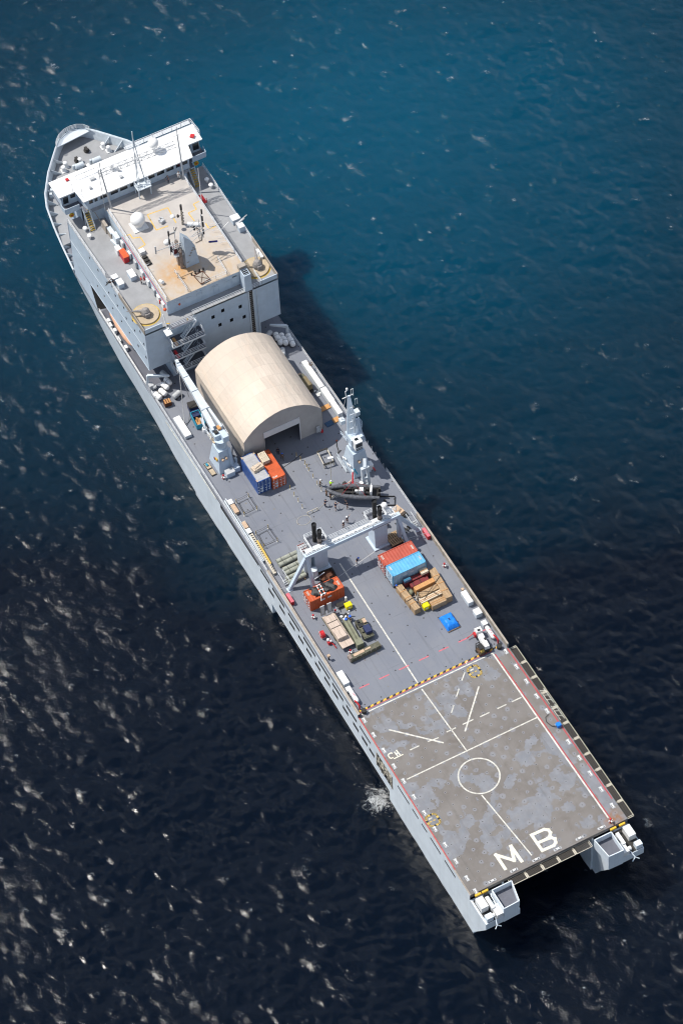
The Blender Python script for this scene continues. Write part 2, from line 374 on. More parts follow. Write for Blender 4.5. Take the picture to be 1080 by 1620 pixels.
big = k.ramp(k.noise(.085, 5, k.vm('ADD', k.pos(), (31, 7, 0))), .40, .66, .0, .62)
bias = k.ramp(k.math('ABSOLUTE', k.math('SUBTRACT', P0[0], 12.5)), 3, 11, .20, -.10)
patch = k.ramp(k.math('SUBTRACT', k.math('ADD', cellr, k.math('MULTIPLY', k.math('SUBTRACT', rough, .5), .35)), k.math('ADD', big, bias)), -.03, .03, 1, 0)
d, h, hc = sockets(k, 1.22, 2.44, .1)
wob = k.math('ADD', d, k.math('MULTIPLY', k.math('SUBTRACT', k.noise(2.2, 3), .5), .5))
rad = k.ramp(h, .12, 1, .0, .50)
halo = k.ramp(k.math('SUBTRACT', wob, rad), -.03, .03, 1, 0)
c = k.mix(k.math('MULTIPLY', patch, k.ramp(k.noise(.9, 6, rough=.7), .3, .6, .5, .95)), brown, blue)
c = k.mix(k.math('MULTIPLY', halo, .75), c, k.mix(h, (.14, .155, .185), (.21, .215, .235)))
c = k.mix(k.ramp(d, .15, .21, .7, 0), c, (.24, .24, .25))
c = k.mix(k.ramp(d, .07, .11, 1, 0), c, (.03, .03, .032))
rs = k.math('MULTIPLY', k.ramp(k.vm('DISTANCE', k.pos(), (.9, -11.4, 0)), .3, 2.2, 1, 0), k.ramp(k.noise(1.4, 4), .35, .6))
c = k.mix(rs, c, (.24, .10, .03)); ty = k.noise(1, 6, k.comb(k.math('MULTIPLY', k.xyz()[0], .07), k.math('MULTIPLY', k.xyz()[1], 1.3)), rough=.65, dist=.3); c = k.mix(k.ramp(ty, .54, .74, 0, .5), c, (.095, .088, .084)); c = k.mix(k.ramp(k.noise(3.4, 6, rough=.75), .6, .78, 0, .5), c, (.23, .22, .21))
base(k, c); M['flight'] = m
# ---- tan top deck of the deckhouse, rust-stained round the exhaust mast
m, k = newmat('weathered_top_deck_paint', .7)
Q = k.xyz()
c = k.mix(k.ramp(k.noise(.35, 6), .35, .68), (.36, .335, .315), (.44, .41, .38))
age = k.ramp(k.math('ADD', Q[0], k.math('MULTIPLY', k.math('SUBTRACT', k.noise(.5, 4), .5), 9)), 116, 128, 1, 0)
c = k.mix(k.math('MULTIPLY', age, k.ramp(k.noise(.8, 6, rough=.65), .30, .62, .15, .9)), c, (.42, .32, .215))
st = k.ramp(k.vm('LENGTH', k.vm('MULTIPLY', k.vm('SUBTRACT', k.pos(), (118.9, 2.4, 16.7)), (.8, .8, .0))), .6, 3.4, 1, 0)
c = k.mix(k.math('MULTIPLY', st, k.ramp(k.noise(.9, 5), .3, .62, .1, 1)), c, (.44, .23, .07))
c = k.mix(k.ramp(k.noise(2.1, 6, rough=.7), .62, .75, 0, .6), c, (.34, .19, .09))
base(k, c); M['topdeck'] = m
M['gunbase'] = paint('tan_gun_platform_paint', (.42, .34, .24), .14, 1.2, .15, .7, rc=(.40, .24, .10))
# ---- net: real gaps between cords
m, k = newmat('safety_net_cord', .9); base(k, (.045, .04, .035))
p = k.xyz(); a = k.math('LESS_THAN', k.math('FRACT', k.math('MULTIPLY', p[0], 5)), .55); b_ = k.math('LESS_THAN', k.math('FRACT', k.math('MULTIPLY', p[1], 5)), .55)
k.set(k.b.inputs['Alpha'], k.math('MAXIMUM', a, b_)); M['netm'] = m
# ---- sea
m, k = newmat('sea_water', .12, 0, .42); k.b.inputs['IOR'].default_value = 1.333
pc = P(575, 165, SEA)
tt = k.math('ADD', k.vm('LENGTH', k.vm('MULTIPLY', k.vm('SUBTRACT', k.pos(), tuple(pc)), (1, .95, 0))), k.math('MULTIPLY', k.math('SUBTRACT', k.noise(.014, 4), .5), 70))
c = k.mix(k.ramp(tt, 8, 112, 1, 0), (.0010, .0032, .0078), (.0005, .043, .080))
def foam_at(q, r, thr):
    dd = k.vm('LENGTH', k.vm('MULTIPLY', k.vm('SUBTRACT', k.pos(), tuple(q)), (1, 1, 0))); f = k.ramp(dd, r * .1, r, 1, 0)
    return k.ramp(k.math('ADD', f, k.math('MULTIPLY', k.math('SUBTRACT', k.noise(1.0, 10, rough=.82, dist=1.2), .5), 2.6)), thr, thr + .8)
fo = foam_at(P(600, 1265, SEA), 5.4, .66)
for q, r_, t_ in ((P(426, 970, SEA), 2.4, 1.1), (P(430, 992, SEA), 2.4, 1.15), (P(588, 1272, SEA), 6.5, .92)):
    fo = k.math('MAXIMUM', fo, foam_at(q, r_, t_))
at = k.n('ShaderNodeAttribute'); at.attribute_name = 'crest'
wc = k.math('MULTIPLY', k.math('MULTIPLY', k.ramp(at.outputs['Fac'], .0, 1.0), k.ramp(k.noise(.03, 4), .42, .62)), k.ramp(k.noise(2.4, 8, rough=.8, dist=.6), .47, .66, 0, .9))  # whitecap flecks on crests; their painted white also stands in for sun glints
fo = k.math('MAXIMUM', fo, wc)
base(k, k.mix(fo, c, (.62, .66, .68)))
k.set(k.b.inputs['Roughness'], k.ramp(fo, 0, 1, .14, .7))
k.b.subsurface_method = 'BURLEY'; k.b.inputs['Subsurface Weight'].default_value = .8; k.b.inputs['Subsurface Radius'].default_value = (3, 5, 7); k.b.inputs['Subsurface Scale'].default_value = 1.7
ww = k.vm('ADD', k.pos(), k.vm('MULTIPLY', k.comb(k.noise(.25, 2), k.noise(.31, 2)), (1.6, 1.6, 0)))
xa = k.vm('DOT_PRODUCT', ww, (.83, .56, 0)); xb = k.vm('DOT_PRODUCT', ww, (-.56, .83, 0))
n1 = k.noise(1.0, 6, k.comb(k.math('MULTIPLY', xa, 1.9), k.math('MULTIPLY', xb, 3.2)), rough=.66, dist=.5)
gust = k.ramp(k.noise(.028, 4, rough=.6), .36, .64, .25, 1.25)
pp_ = k.xyz(); outm = k.math('MAXIMUM', k.math('MAXIMUM', k.ramp(k.math('MULTIPLY', pp_[0], -1), 41, 55), k.ramp(pp_[0], 231, 245)), k.math('MAXIMUM', k.ramp(k.math('MULTIPLY', pp_[1], -1), 151, 165), k.ramp(pp_[1], 121, 135)))
far = k.noise(1, 4, k.comb(k.math('MULTIPLY', xa, .12), k.math('MULTIPLY', xb, .24)), rough=.6)
k.set(k.b.inputs['Normal'], k.bump(k.math('MULTIPLY', n1, gust), 1, .078, k.bump(k.math('MULTIPLY', far, outm), 1, 1.6))); M['sea'] = m
# ------------------------------------------------------------------ sea surface: wind waves summed in the frequency domain
def ocean():
    n, Lm = 1000, 300.0; rng = np.random.default_rng(5); dx = Lm / n
    kx = 2 * np.pi * np.fft.fftfreq(n, dx); KX, KY = np.meshgrid(kx, kx, indexing='ij'); K = np.hypot(KX, KY); K[0, 0] = 1
    th = R(124); ca = (KX * np.cos(th) + KY * np.sin(th)) / K
    kp = 2 * np.pi / 8.5
    S = np.exp(-1.25 * (kp / K) ** 2) / K ** 3.6 * (.30 + .70 * ca ** 2) * np.exp(-(K * .15) ** 2); S[0, 0] = 0
    A = np.sqrt(S) * (rng.normal(size=(n, n)) + 1j * rng.normal(size=(n, n)))
    H = np.fft.ifft2(A).real; gx = np.fft.ifft2(1j * KX * A).real; gy = np.fft.ifft2(1j * KY * A).real
    sc = .094 / np.sqrt((gx ** 2).mean())
    H *= sc
    Dx = np.fft.ifft2(1j * KX / K * A).real * sc; Dy = np.fft.ifft2(1j * KY / K * A).real * sc
    fxx = np.fft.ifft2(-KX * KX / K * A).real * sc; fyy = np.fft.ifft2(-KY * KY / K * A).real * sc; fxy = np.fft.ifft2(-KX * KY / K * A).real * sc
    J = (1 + .9 * fxx) * (1 + .9 * fyy) - (.9 * fxy) ** 2; q0, q1 = np.quantile(J, .006), np.quantile(J, .0005)
    crest = np.clip((q0 - J) / (q0 - q1), 0, 1).astype(np.float32)
    x0, y0 = -55.0, -165.0
    X, Y = np.meshgrid(x0 + np.arange(n) * dx, y0 + np.arange(n) * dx, indexing='ij')
    e = np.minimum(np.minimum(np.arange(n)[:, None], n - 1 - np.arange(n)[:, None]), np.minimum(np.arange(n)[None, :], n - 1 - np.arange(n)[None, :])) * dx
    fade = np.clip(e / 14, 0, 1); fade = fade * fade * (3 - 2 * fade)
    co = np.stack([X - Dx * fade * .8, Y - Dy * fade * .8, SEA + H * fade], -1).reshape(-1, 3).astype(np.float32)
    idx = np.arange(n * n).reshape(n, n)
    q = np.stack([idx[:-1, :-1], idx[1:, :-1], idx[1:, 1:], idx[:-1, 1:]], -1).reshape(-1, 4)
    x1, y1 = x0 + (n - 1) * dx, y0 + (n - 1) * dx; B = 9000
    extra = np.array([(x0 - B, y0 - B, SEA), (x1 + B, y0 - B, SEA), (x1 + B, y1 + B, SEA), (x0 - B, y1 + B, SEA)], np.float32)
    c0, c1, c2, c3 = 0, (n - 1) * n, n * n - 1, n - 1; o = n * n
    q = np.concatenate([q, np.array([(o, o + 1, c1, c0), (o + 1, o + 2, c2, c1), (o + 2, o + 3, c3, c2), (o + 3, o, c0, c3)])])
    co = np.concatenate([co, extra]); me = bpy.data.meshes.new('water')
    me.vertices.add(len(co)); me.vertices.foreach_set('co', co.ravel())
    me.loops.add(q.size); me.loops.foreach_set('vertex_index', q.ravel().astype(np.int32))
    me.polygons.add(len(q)); me.polygons.foreach_set('loop_start', np.arange(0, q.size, 4, dtype=np.int32))
    try: me.polygons.foreach_set('loop_total', np.full(len(q), 4, np.int32))
    except Exception: pass
    me.update(calc_edges=True); me.polygons.foreach_set('use_smooth', [True] * len(q))
    ca_ = me.attributes.new('crest', 'FLOAT', 'POINT'); ca_.data.foreach_set('value', np.concatenate([crest.ravel(), np.zeros(4, np.float32)]))
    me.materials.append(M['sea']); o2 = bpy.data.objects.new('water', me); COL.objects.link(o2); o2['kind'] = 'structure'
ocean()
# ================================================================== THE SHIP
ship = thing('ship', 'long light grey naval landing ship with a flight deck at its stern', 'ship', (0, 0, SEA))
def S(name, mb, mats, parent=None, smooth=False, label=None):
    o = mb.build(name, mats, parent or ship, (0, 0, 0) if parent else (0, 0, -SEA), smooth)
    if label: o['label'] = label
    return o
def yp(x): return 14.15 - .0123 * x if x < 65 else 13.35
YS = -13.30
BX = [(95, 13.35, 13.2, 13.35), (104, 13.3, 12.9, 13.3), (112, 13.25, 12.4, 13.3), (120, 13.2, 12.1, 13.3), (126, 13.1, 12.0, 13.25), (131, 13.0, 11.7, 13.2), (136, 13.0, 11.3, 13.15), (141, 12.95, 10.5, 13.05), (147, 12.3, 9.2, 12.4), (151, 11.85, 7.9, 12.0), (155, 11.1, 6.3, 11.4), (158, 9.9, 4.9, 10.3), (160, 8.6, 4.0, 9.1), (162.3, 7.0, 2.9, 7.7), (165, 4.9, 1.6, 5.6), (167, 3.2, .8, 4.0), (168.4, 1.9, .4, 2.7), (169.4, .05, .02, .1)]
def rimz(x): return 1.1 if x < 147 else min(2.7, 1.1 + (x - 147) * .2)
# --- hull
h = MB()
low = [(66.82, 2.0), (62.95, 2.0), (59.37, 1.9), (56.3, 1.9), (53.44, 1.9), (50.38, 1.9), (47.1, 2.0), (44.3, 1.9), (40.82, 1.9), (37.3, 1.9), (34.3, 1.9), (31.9, 1.8)]
holes = [(x - l / 2, x + l / 2, -4.45, -3.55) for x, l in low]
holes += [(67.2, 70.4, -2.3, -1.5), (61.9, 66.2, -2.3, -1.5), (56.5, 60.6, -2.3, -1.5), (51.0, 55.2, -2.3, -1.5), (46.0, 49.9, -2.3, -1.5), (41.4, 45.2, -2.3, -1.5), (36.8, 40.4, -2.3, -1.5)]
holes += [(70.9, 84.6, -1.75, -.55), (24.9, 30.3, -5.1, -1.5), (32.2, 35.9, -2.1, -1.5)]
holes += [(19.4, 23.2, -1.75, -1.25), (16.4, 18.4, -1.75, -1.25), (13.6, 15.4, -1.75, -1.25), (9.2, 12.6, -1.75, -1.25), (4.6, 8.0, -1.75, -1.25)]
us = [0, 26, 27, 67, 95]
h.grid(us, [-7.3, 0], holes, lambda x, z: (x, yp(x), z), lambda x, z: (x, yp(x) - 1.3, z), 0, 1, 1)  # slot reveals and backs near black: their shade is in the colour
h.grid([67, 95], [-12, -7.3], [], lambda x, z: (x, yp(x), z))
h.grid([0, 26.2], [-12, -7.3], [], lambda x, z: (x, yp(x), z))
h.grid([26.2, 67], [-12, -7.3], [], lambda x, z: (x, yp(x) - .75, z)); h.quad((26.2, yp(26.2), -7.3), (67, yp(67), -7.3), (67, yp(67) - .75, -7.3), (26.2, yp(26.2) - .75, -7.3))
for x in (26.2, 67): h.quad((x, yp(x), -12), (x, yp(x), -7.3), (x, yp(x) - .75, -7.3), (x, yp(x) - .75, -12))
h.quad((0, YS, -12), (95, YS, -12), (95, YS, 0), (0, YS, 0))
for sg in (1, -1):
    o = len(h.v)
    for x, yd, yw, yr in BX:
        for yy, zz in ((yw * .93, -12), (yw, -10), (yw * .55 + yd * .45, -6), (yw * .2 + yd * .8, -2.5), (yd, 0)): h.v.append(Vector((x, sg * yy, zz)))
    for i in range(len(BX) - 1):
        for j in range(4):
            a = o + i * 5 + j; h.f.append([a, a + 5, a + 6, a + 1] if sg < 0 else [a, a + 1, a + 6, a + 5]); h.m.append(0)
S('hull', h, [M['hull'], M['dark']], label='light grey hull side pierced by two rows of dark slots')
# bulwarks
b = MB()
def wallrun(mb, pts, th, z0, z1, side, mi=0, top=1):
    n = len(pts)
    for i in range(n - 1):
        (x0, y0), (x1, y1) = pts[i], pts[i + 1]; s0 = side * th
        za, zb = (z1(x0), z1(x1)) if callable(z1) else (z1, z1)
        A = [(x0, y0, z0), (x1, y1, z0), (x1, y1, zb), (x0, y0, za)]; Bq = [(x0, y0 - s0, z0), (x1, y1 - s0, z0), (x1, y1 - s0, zb), (x0, y0 - s0, za)]
        mb.quad(*A, mi=mi); mb.quad(*Bq[::-1], mi=top); mb.quad(A[3], A[2], Bq[2], Bq[3], mi=top)
wallrun(b, [(36.3, yp(36.3)), (68, yp(68))], .45, 0, .75, 1)
S('bulwark', b, [M['hull'], M['beige']], label='weathered beige bulwark along the port deck edge'); b = MB()
wallrun(b, [(36.3, YS), (66, YS)], .30, 0, 1.1, -1)
for x in np.arange(38, 66, 2.4): b.bar((x, YS + .3, .05), (x, YS + .3, 1.05), .08, .5, 1)
S('bulwark', b, [M['hull'], M['beige']], label='weathered beige bulwark along the starboard deck edge')
b = MB()
for sg in (1, -1):
    pts = [(x, sg * yr) for x, yd, yw, yr in BX if x >= 141]
    n = len(pts)
    for i in range(n - 1):
        (x0, y0), (x1, y1) = pts[i], pts[i + 1]; a0 = BX[len(BX) - n + i]; a1 = BX[len(BX) - n + i + 1]
        za, zb = rimz(x0), rimz(x1); t = .16
        A = [(x0, sg * a0[1], 0), (x1, sg * a1[1], 0), (x1, y1, zb), (x0, y0, za)]
        I = [(x0 - .05, sg * max(0, a0[1] - t), 0), (x1 - .05, sg * max(0, a1[1] - t), 0), (x1 - .1, sg * max(0, a1[3] - t), zb), (x0 - .1, sg * max(0, a0[3] - t), za)]
        b.quad(*A, mi=0); b.quad(*I[::-1], mi=1); b.quad(A[3], A[2], I[2], I[3], mi=1)
        b.tube([Vector(A[3]), Vector(A[2])], .13, 6, 1)
    for x in (143, 145, 147, 149.4, 151.8, 154.2, 156.6, 158.8, 160.8, 162.8, 164.8):
        yr = np.interp(x, [q[0] for q in BX], [q[3] for q in BX]); yd = np.interp(x, [q[0] for q in BX], [q[1] for q in BX]); z = rimz(x); nx = .5 if x > 155 else .15
        o = len(b.v); w = .06
        for dx in (-w, w): b.v += [Vector((x + dx, sg * (yd - .2), .95 if x > 149 else 0)), Vector((x + dx, sg * (yr - .22), z - .1)), Vector((x + dx - nx, sg * (yd - 1.5), .95 if x > 149 else 0))]
        b.f += [[o, o + 1, o + 2], [o + 5, o + 4, o + 3], [o, o + 3, o + 4, o + 1], [o + 1, o + 4, o + 5, o + 2]]; b.m += [1] * 4
S('bow_bulwark', b, [M['hull'], M['light']])
b = MB()
fz = .95
poly = [(x, yd) for x, yd, yw, yr in BX if x >= 147][:-1]; poly = [(147, 12.25)] + poly[1:]
b.prism(poly + [(169.2, 0)] + [(x, -y) for x, y in poly[::-1]], .3, fz)
S('forecastle_deck', b, M['wingdeck'])
# raised bow platform with curved rail
b = MB(); pp = [(166.9, 3.9), (167.7, 3.4), (168.6, 2.5), (169.25, 1.2), (169.45, 0), (169.25, -1.2), (168.6, -2.3), (167.6, -2.9)]
b.prism(pp, 2.5, 2.68); S('bow_platform', b, M['light'])
b = MB(); b.rail([(x, y, 2.68) for x, y in pp], 1.15, 4, 1.2, .04)
S('bow_platform_railing', b, M['rail'])
for x, y in ((163.5, 3.9), (162.7, 4.6), (164.3, -3.9), (163.1, -4.35)): b = MB(); b.box(x, y, fz, 1.1, .95, .14); b.cyl((x, y, fz + .12), (x, y, 2.0), .42, .34, 14); b.sphere((x, y, 2.0), .40, 14, 6, (1, 1, .45)); S('mooring_bollard', b, M['white'], smooth=True)
for x, y in ((161.9, 1.9), (161.6, -1.3)):
    b = MB(); b.box(x, y, fz, 1.1, .9, .5); b.cyl((x, y - .8, fz + .75), (x, y + .8, fz + .75), .5, n=14); b.cyl((x + .4, y + .95, fz), (x + .4, y + .95, fz + .9), .3, .22, 12); S('anchor_windlass', b, M['light'])
for x, y in ((161.1, .5), (160.4, .7), (163.2, 1.2)):
    b = MB(); b.cyl((x, y, fz), (x, y, fz + .8), .35, .28, 12); b.sphere((x, y, fz + .85), .38, 12, 6, (1, 1, .5)); S('deck_vent', b, M['white'], smooth=True)
for x, y in ((164.95, -.9), (163.6, 1.6)):
    b = MB(); b.cyl((x, y, fz), (x, y, fz + .35), .45, .55, 10); b.box(x, y, fz + .35, .9, .5, .5); S('chain_stopper', b, M['soot'])
for sg in (1, -1):
    b = MB(); [b.box(158.2 + k * .8, sg * (9.2 - k * .55), fz, .5, .5, 1.0, sg * -.6) for k in range(3)]; S('fairlead', b, M['light'])
# --- decks
b = MB(); b.prism([(36.3, yp(36) - .02), (95, 13.33), (112, 13.23), (131, 12.98), (141, 12.9), (147.0, 12.2), (147.0, -12.2), (141, -12.9), (112, -13.23), (95, YS + .01), (36.3, YS + .01)], -.6, 0)
S('main_deck', b, M['deck'])
b = MB(); b.prism([(0, 13.95), (36.3, 13.5), (36.3, YS + .02), (0, YS + .02)], -.75, 0)
S('flight_deck', b, M['flight'], label='weathered brown flight deck with blue grey paint patches')
b = MB(); b.grid([0, 36.3], [0, 1], [], lambda x, t: (x, yp(x) - .9 + .9 * t, -.02 - 0.02 * t)); S('deck_edge_gutter', b, M['beige'])
# --- stern: two quarter blocks round the dock
def rake(mb, y0, y1, zt, xb=-4.9, xf=0.0, mi=0):
    pr = [(xf, -12), (xf, zt), (xb, zt), (xb, -2.9), (-.9, -9.6), (-.9, -12)]
    if xf > -.5: pass
    mb.add([(x, y0, z) for x, z in pr] + [(x, y1, z) for x, z in pr], [(i, (i + 1) % 6, 6 + (i + 1) % 6, 6 + i) for i in range(6)] + [tuple(range(5, -1, -1)), tuple(range(6, 12))], mi)
st = MB()
rake(st, 8.3, yp(0), -1.35); rake(st, YS, -7.3, -1.35)
# dock inner walls, flaring outwards below
for ya, yb in ((8.3, 8.6), (-7.3, -7.0)):
    st.box(22, (ya + yb) / 2, -12, 44, .3, 11.2)
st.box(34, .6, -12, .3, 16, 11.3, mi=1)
S('stern_block', st, [M['hull'], M['dark']])
for y0, y1, yi in ((8.45, 11.1, 7.75), (-7.1, -9.6, -6.65)):
    st = MB()
    lo, hi = min(y0, y1), max(y0, y1)
    A = [(-1.35, yi), (-1.35, y1), (-5.0, y1), (-4.9, y0)]
    st.prism(A, -1.34, -.15, 0, 1)
    for p, q in zip(A, A[1:] + A[:1]): st.bar((p[0], p[1], .3), (q[0], q[1], .3), .14, 1.55)
    # skirt down to the transom
    st.prism([(-4.98, y1), (-4.9, y0), (-4.6, y0), (-4.6, y1)], -2.9, -.4)
    S('quarter_tank', st, [M['hull'], M['floor']], label='open topped grey box on the stern corner')
for sg, ya, yb in ((1, 11.3, 13.9), (-1, -9.9, -13.2)):
    st = MB(); yc = (ya + yb) / 2; s = 1 if sg > 0 else -1
    st.box(-2.6, yc, -1.34, 4.4, abs(yb - ya) - .1, .04, mi=1)
    st.box(-1.9, yb - s * .75, -1.3, 2.0, 1.2, 1.3, mi=2); st.box(-4.3, yb - s * .6, -1.3, .9, 1.1, 1.0, mi=0)
    st.box(-2.4, ya + s * .75, -1.3, 2.2, .55, 1.2, mi=2); st.box(-3.9, ya + s * .35, -1.3, 1.9, 1.1, .95, mi=2)
    st.box(-1.0, ya + s * .3, -1.3, 1.4, .7, .5, mi=3); st.bar((-1.5, ya + s * .1, -.1), (-3.4, ya + s * .1, -.1), .08, .08); st.bar((-1.5, ya + s * .5, -.1), (-3.4, ya + s * .5, -.1), .08, .08)
    st.cyl((-4.2, ya + s * 1.0, -.9), (-4.2, ya + s * 1.5, -.9), .35, n=10, mi=2); st.tube([(-4.7, ya + s * 1.1, -.9), (-5.7, ya + s * 1.4, -1.4), (-5.9, ya + s * .8, -1.9)], .09, 6, 0); st.tube([(-5.7, ya + s * 1.4, -1.4), (-6.1, ya + s * 1.9, -1.6)], .07, 6, 0)
    S('mooring_platform', st, [M['hull'], M['soot'], M['white'], M['dark']])
    for yy in (ya + s * .55, (yb - s * 1.2) if sg < 0 else ya + s * 1.75): st = MB(); st.box(-.55, yy, -.02, .3, 1.0, .35); S('yellow_barrier', st, M['yellow'])
# --- safety nets
fr = MB(); 
def net(a0, a1, o0, o1, z=-.3):
    m_ = MB(); m_.quad((*a0, z), (*a1, z), (*o1, z - .02), (*o0, z - .02)); n_ = S('safety_net', m_, M['netm'])
    f_ = MB()
    for p, q in ((a0, o0), (a1, o1)):
        for d in (-.12, .12):
            e = Vector((a1[0] - a0[0], a1[1] - a0[1], 0)).normalized() * d; f_.bar(Vector((*p, z - .05)) + e, Vector((*q, z - .02)) + e, .09, .07)
    f_.bar((*o0, z - .02), (*o1, z - .02), .09, .07); f_.bar((*a0, z - .02), (*a1, z - .02), .07, .07)
    S('net_frame', f_, M['rope'], n_)
for k in range(11):
    x0, x1 = 36.1 - k * 3.27, 36.1 - (k + 1) * 3.27; net((x0, YS - .03), (x1 + .12, YS - .03), (x0, YS - 1.22), (x1 + .12, YS - 1.22))
for k in range(5):
    y0, y1 = 7.55 - k * 2.78, 7.55 - (k + 1) * 2.78; net((-.06, y0), (-.06, y1 + .1), (-1.35, y0), (-1.35, y1 + .1), -.5)
b = MB()
for x0 in (27.0, 23.6): b.rail([(x0, YS - .25, -.28), (x0 - 3.0, YS - .25, -.28)], .05, 1, 1.0, .05); b.rail([(x0, YS - .95, -.28), (x0 - 3.0, YS - .95, -.28)], .05, 1, 1.0, .05); [b.bar((x0 - q, YS - .2, -.2), (x0 - q - .4, YS - 1.0, -.2), .07, .06) for q in (.1, 1.1, 2.1)]
S('net_ladder', b, M['line'])
# --- deck edge lights
for lst in ([(x, 13.05) for x in (35.4, 32.3, 29.0, 25.7, 22.6, 19.3, 16.0, 12.7, 9.5, 6.2, 2.8, .2)], [(x, -12.5) for x in (35.8, 32.45, 29.3, 26.1, 22.9, 19.7, 16.35, 13, 9.75, 6.45, 3.1)], [(.55, y) for y in (9.97, 6.22, 2.4, -1.36, -5.2, -9.08)]):
    for x, y in lst:
        b = MB(); al = abs(y) > 12; L, Wd = (.85, .34) if al else (.34, .85)
        b.box(x, y, 0, L * 1.2, Wd * 1.5, .04, mi=0); b.box(x, y - .02, .04, L * .85, Wd * .6, .12, mi=1); b.box(x, y - .02 + (.0 if al else .0), .045, L * .5, Wd * 1.0, .06, mi=2); S('deck_edge_light', b, [M['silver'], M['white'], M['soot']])
# --- painted markings
def marks(name, segs, mat, z=.008, rings=()):
    m_ = MB()
    for i, (a, c, w) in enumerate(segs): m_.strip(a, c, w, z + (i % 7) * .0006)
    for c, r0, r1 in rings: m_.disc((c[0], c[1], z), r1, 64, r0=r0)
    return S(name, m_, mat)
cl = 2.45
for sg in (((63.9, 2.2), (37.3, 2.45), .22), ((36.1, 2.45), (22.5, 1.95), .20), ((14.55, 3.9), (1.5, 2.6), .20)): marks('centreline_marking', [sg], M['line'])
marks('landing_circle', [], M['line'], .008, [((17.75, 2.55), 3.08, 3.31)])
marks('landing_line_marking', [((36.55, 13.0), (36.55, -10.55), .19), ((22.65, 12.5), (22.65, -10.5), .20), ((37.0 - .4, -10.5), (1.5, -10.82), .24), ((32.0, 10.55), (25.7, 4.35), .24), ((32.15, -5.55), (25.9, .45), .24),
      ((27.1, 6.35), (26.9, 4.55), .2), ((27.2, .15), (27.2, -1.75), .2), ((27.2, 3.0), (27.2, 1.35), .2), ((27.1, 9.5), (27.1, 7.9), .2), ((27.1, -2.9), (27.1, -4.6), .2), ((27.1, -6.0), (27.1, -7.6), .2), ((27.1, -8.6), (27.1, -10.3), .2)] + [(tuple(P(*a)[:2]), tuple(P(*c)[:2]), .18) for a, c in (((734.7, 1063.8), (729.9, 1076.6)), ((725.6, 1089.6), (721.5, 1102.3)), ((717.4, 1115.6), (713.5, 1127.6)), ((738.5, 1046), (736.5, 1051)))], M['line'])
marks('red_deck_line', [((36.2, -10.78), (1.3, -11.08), .16), ((36.4, 13.52), (5.0, 13.88), .16), ((36.2, -13.0), (4.2, -13.08), .18), ((36.98, 13.3), (36.98, -10.6), .10)], M['redline'])
pk = []
for k in range(7): y = 10.9 - k * 3.55; pk.append(((41.05, y), (41.05, y - 1.75), .2))
marks('dashed_red_marking', pk, M['pinkline'])
m_ = MB(); n_ = 46; y0_, dy_ = 13.2, 25.8 / 46
m_.v = [Vector((37.24 + s_ * .15, y0_ - k * dy_ - s_ * .12, .008)) for k in range(n_ + 1) for s_ in (-1, 1)]
m_.f = [[2 * k, 2 * k + 2, 2 * k + 3, 2 * k + 1] for k in range(n_)]; m_.m = [k % 2 for k in range(n_)]
S('hazard_stripe', m_, [M['yellow'], M['black']])
def letters(strokes, w, name='deck_letter'):
    m_ = MB(); i = 0
    for s in strokes:
        for a, c in zip(s, s[1:]):
            d = (Vector(c) - Vector(a)).normalized() * w * .5; m_.strip(Vector(a) - d.to_2d() if False else (a[0] - d[0], a[1] - d[1]), (c[0] + d[0], c[1] + d[1]), w, .010 + i * .0008); i += 1
    return S(name, m_, M['letter'])
def px(pts, ox, oy, k): return [tuple(P(ox + u / k, oy + v / k)[:2]) for u, v in pts]
letters([px([(148, 672), (92, 588), (203, 622), (184, 535), (248, 625)], 760, 1200, 3.857)], .52)
letters([px([(375, 562), (309, 467), (385, 433), (412, 436), (424, 452), (420, 478), (396, 494), (345, 516)], 760, 1200, 3.857), px([(396, 494), (430, 483), (452, 490), (456, 512), (446, 530), (375, 562)], 760, 1200, 3.857)], .50)
letters([px([(484, 903), (468, 901), (440, 918), (435, 934), (456, 964), (474, 970), (494, 962)], 560, 1080, 8.1)], .19)
letters([px([(518, 890), (556, 940)], 560, 1080, 8.1), px([(541, 868), (585, 922)], 560, 1080, 8.1), px([(535, 916), (560, 898)], 560, 1080, 8.1), px([(515, 972), (620, 922)], 560, 1080, 8.1)], .19)
for cx, cy in (P(750, 1062)[:2], P(684.5, 1297.5)[:2]):
    ya, wa = [], []
    for k in range(24):
        t0, t1 = k * 2 * math.pi / 24, (k + .55) * 2 * math.pi / 24; f = lambda t: (cx + 1.0 * math.copysign(abs(math.cos(t)) ** .45, math.cos(t)), cy + .9 * math.copysign(abs(math.sin(t)) ** .45, math.sin(t)))
        ya.append((f(t0), f(t1), .36)); wa.append((f(t1), f(t0 + 2 * math.pi / 24), .36))
    marks('foam_point_marking', ya + [((cx - .1, cy + .6), (cx - .1, cy + .25), .2), ((cx - .1, cy), (cx - .1, cy - .35), .2)], M['yellowdull'], .012)
    marks('foam_point_dash', wa, M['black'], .011); m_ = MB(); m_.disc((cx, cy, .007), 1.35, 20); m_.strip((cx + .45, cy + .5), (cx + .45, cy - .1), .22, .011, 1); S('foam_point_patch', m_, [paint('grey_deck_patch', (.17, .175, .19), .15), M['line']])
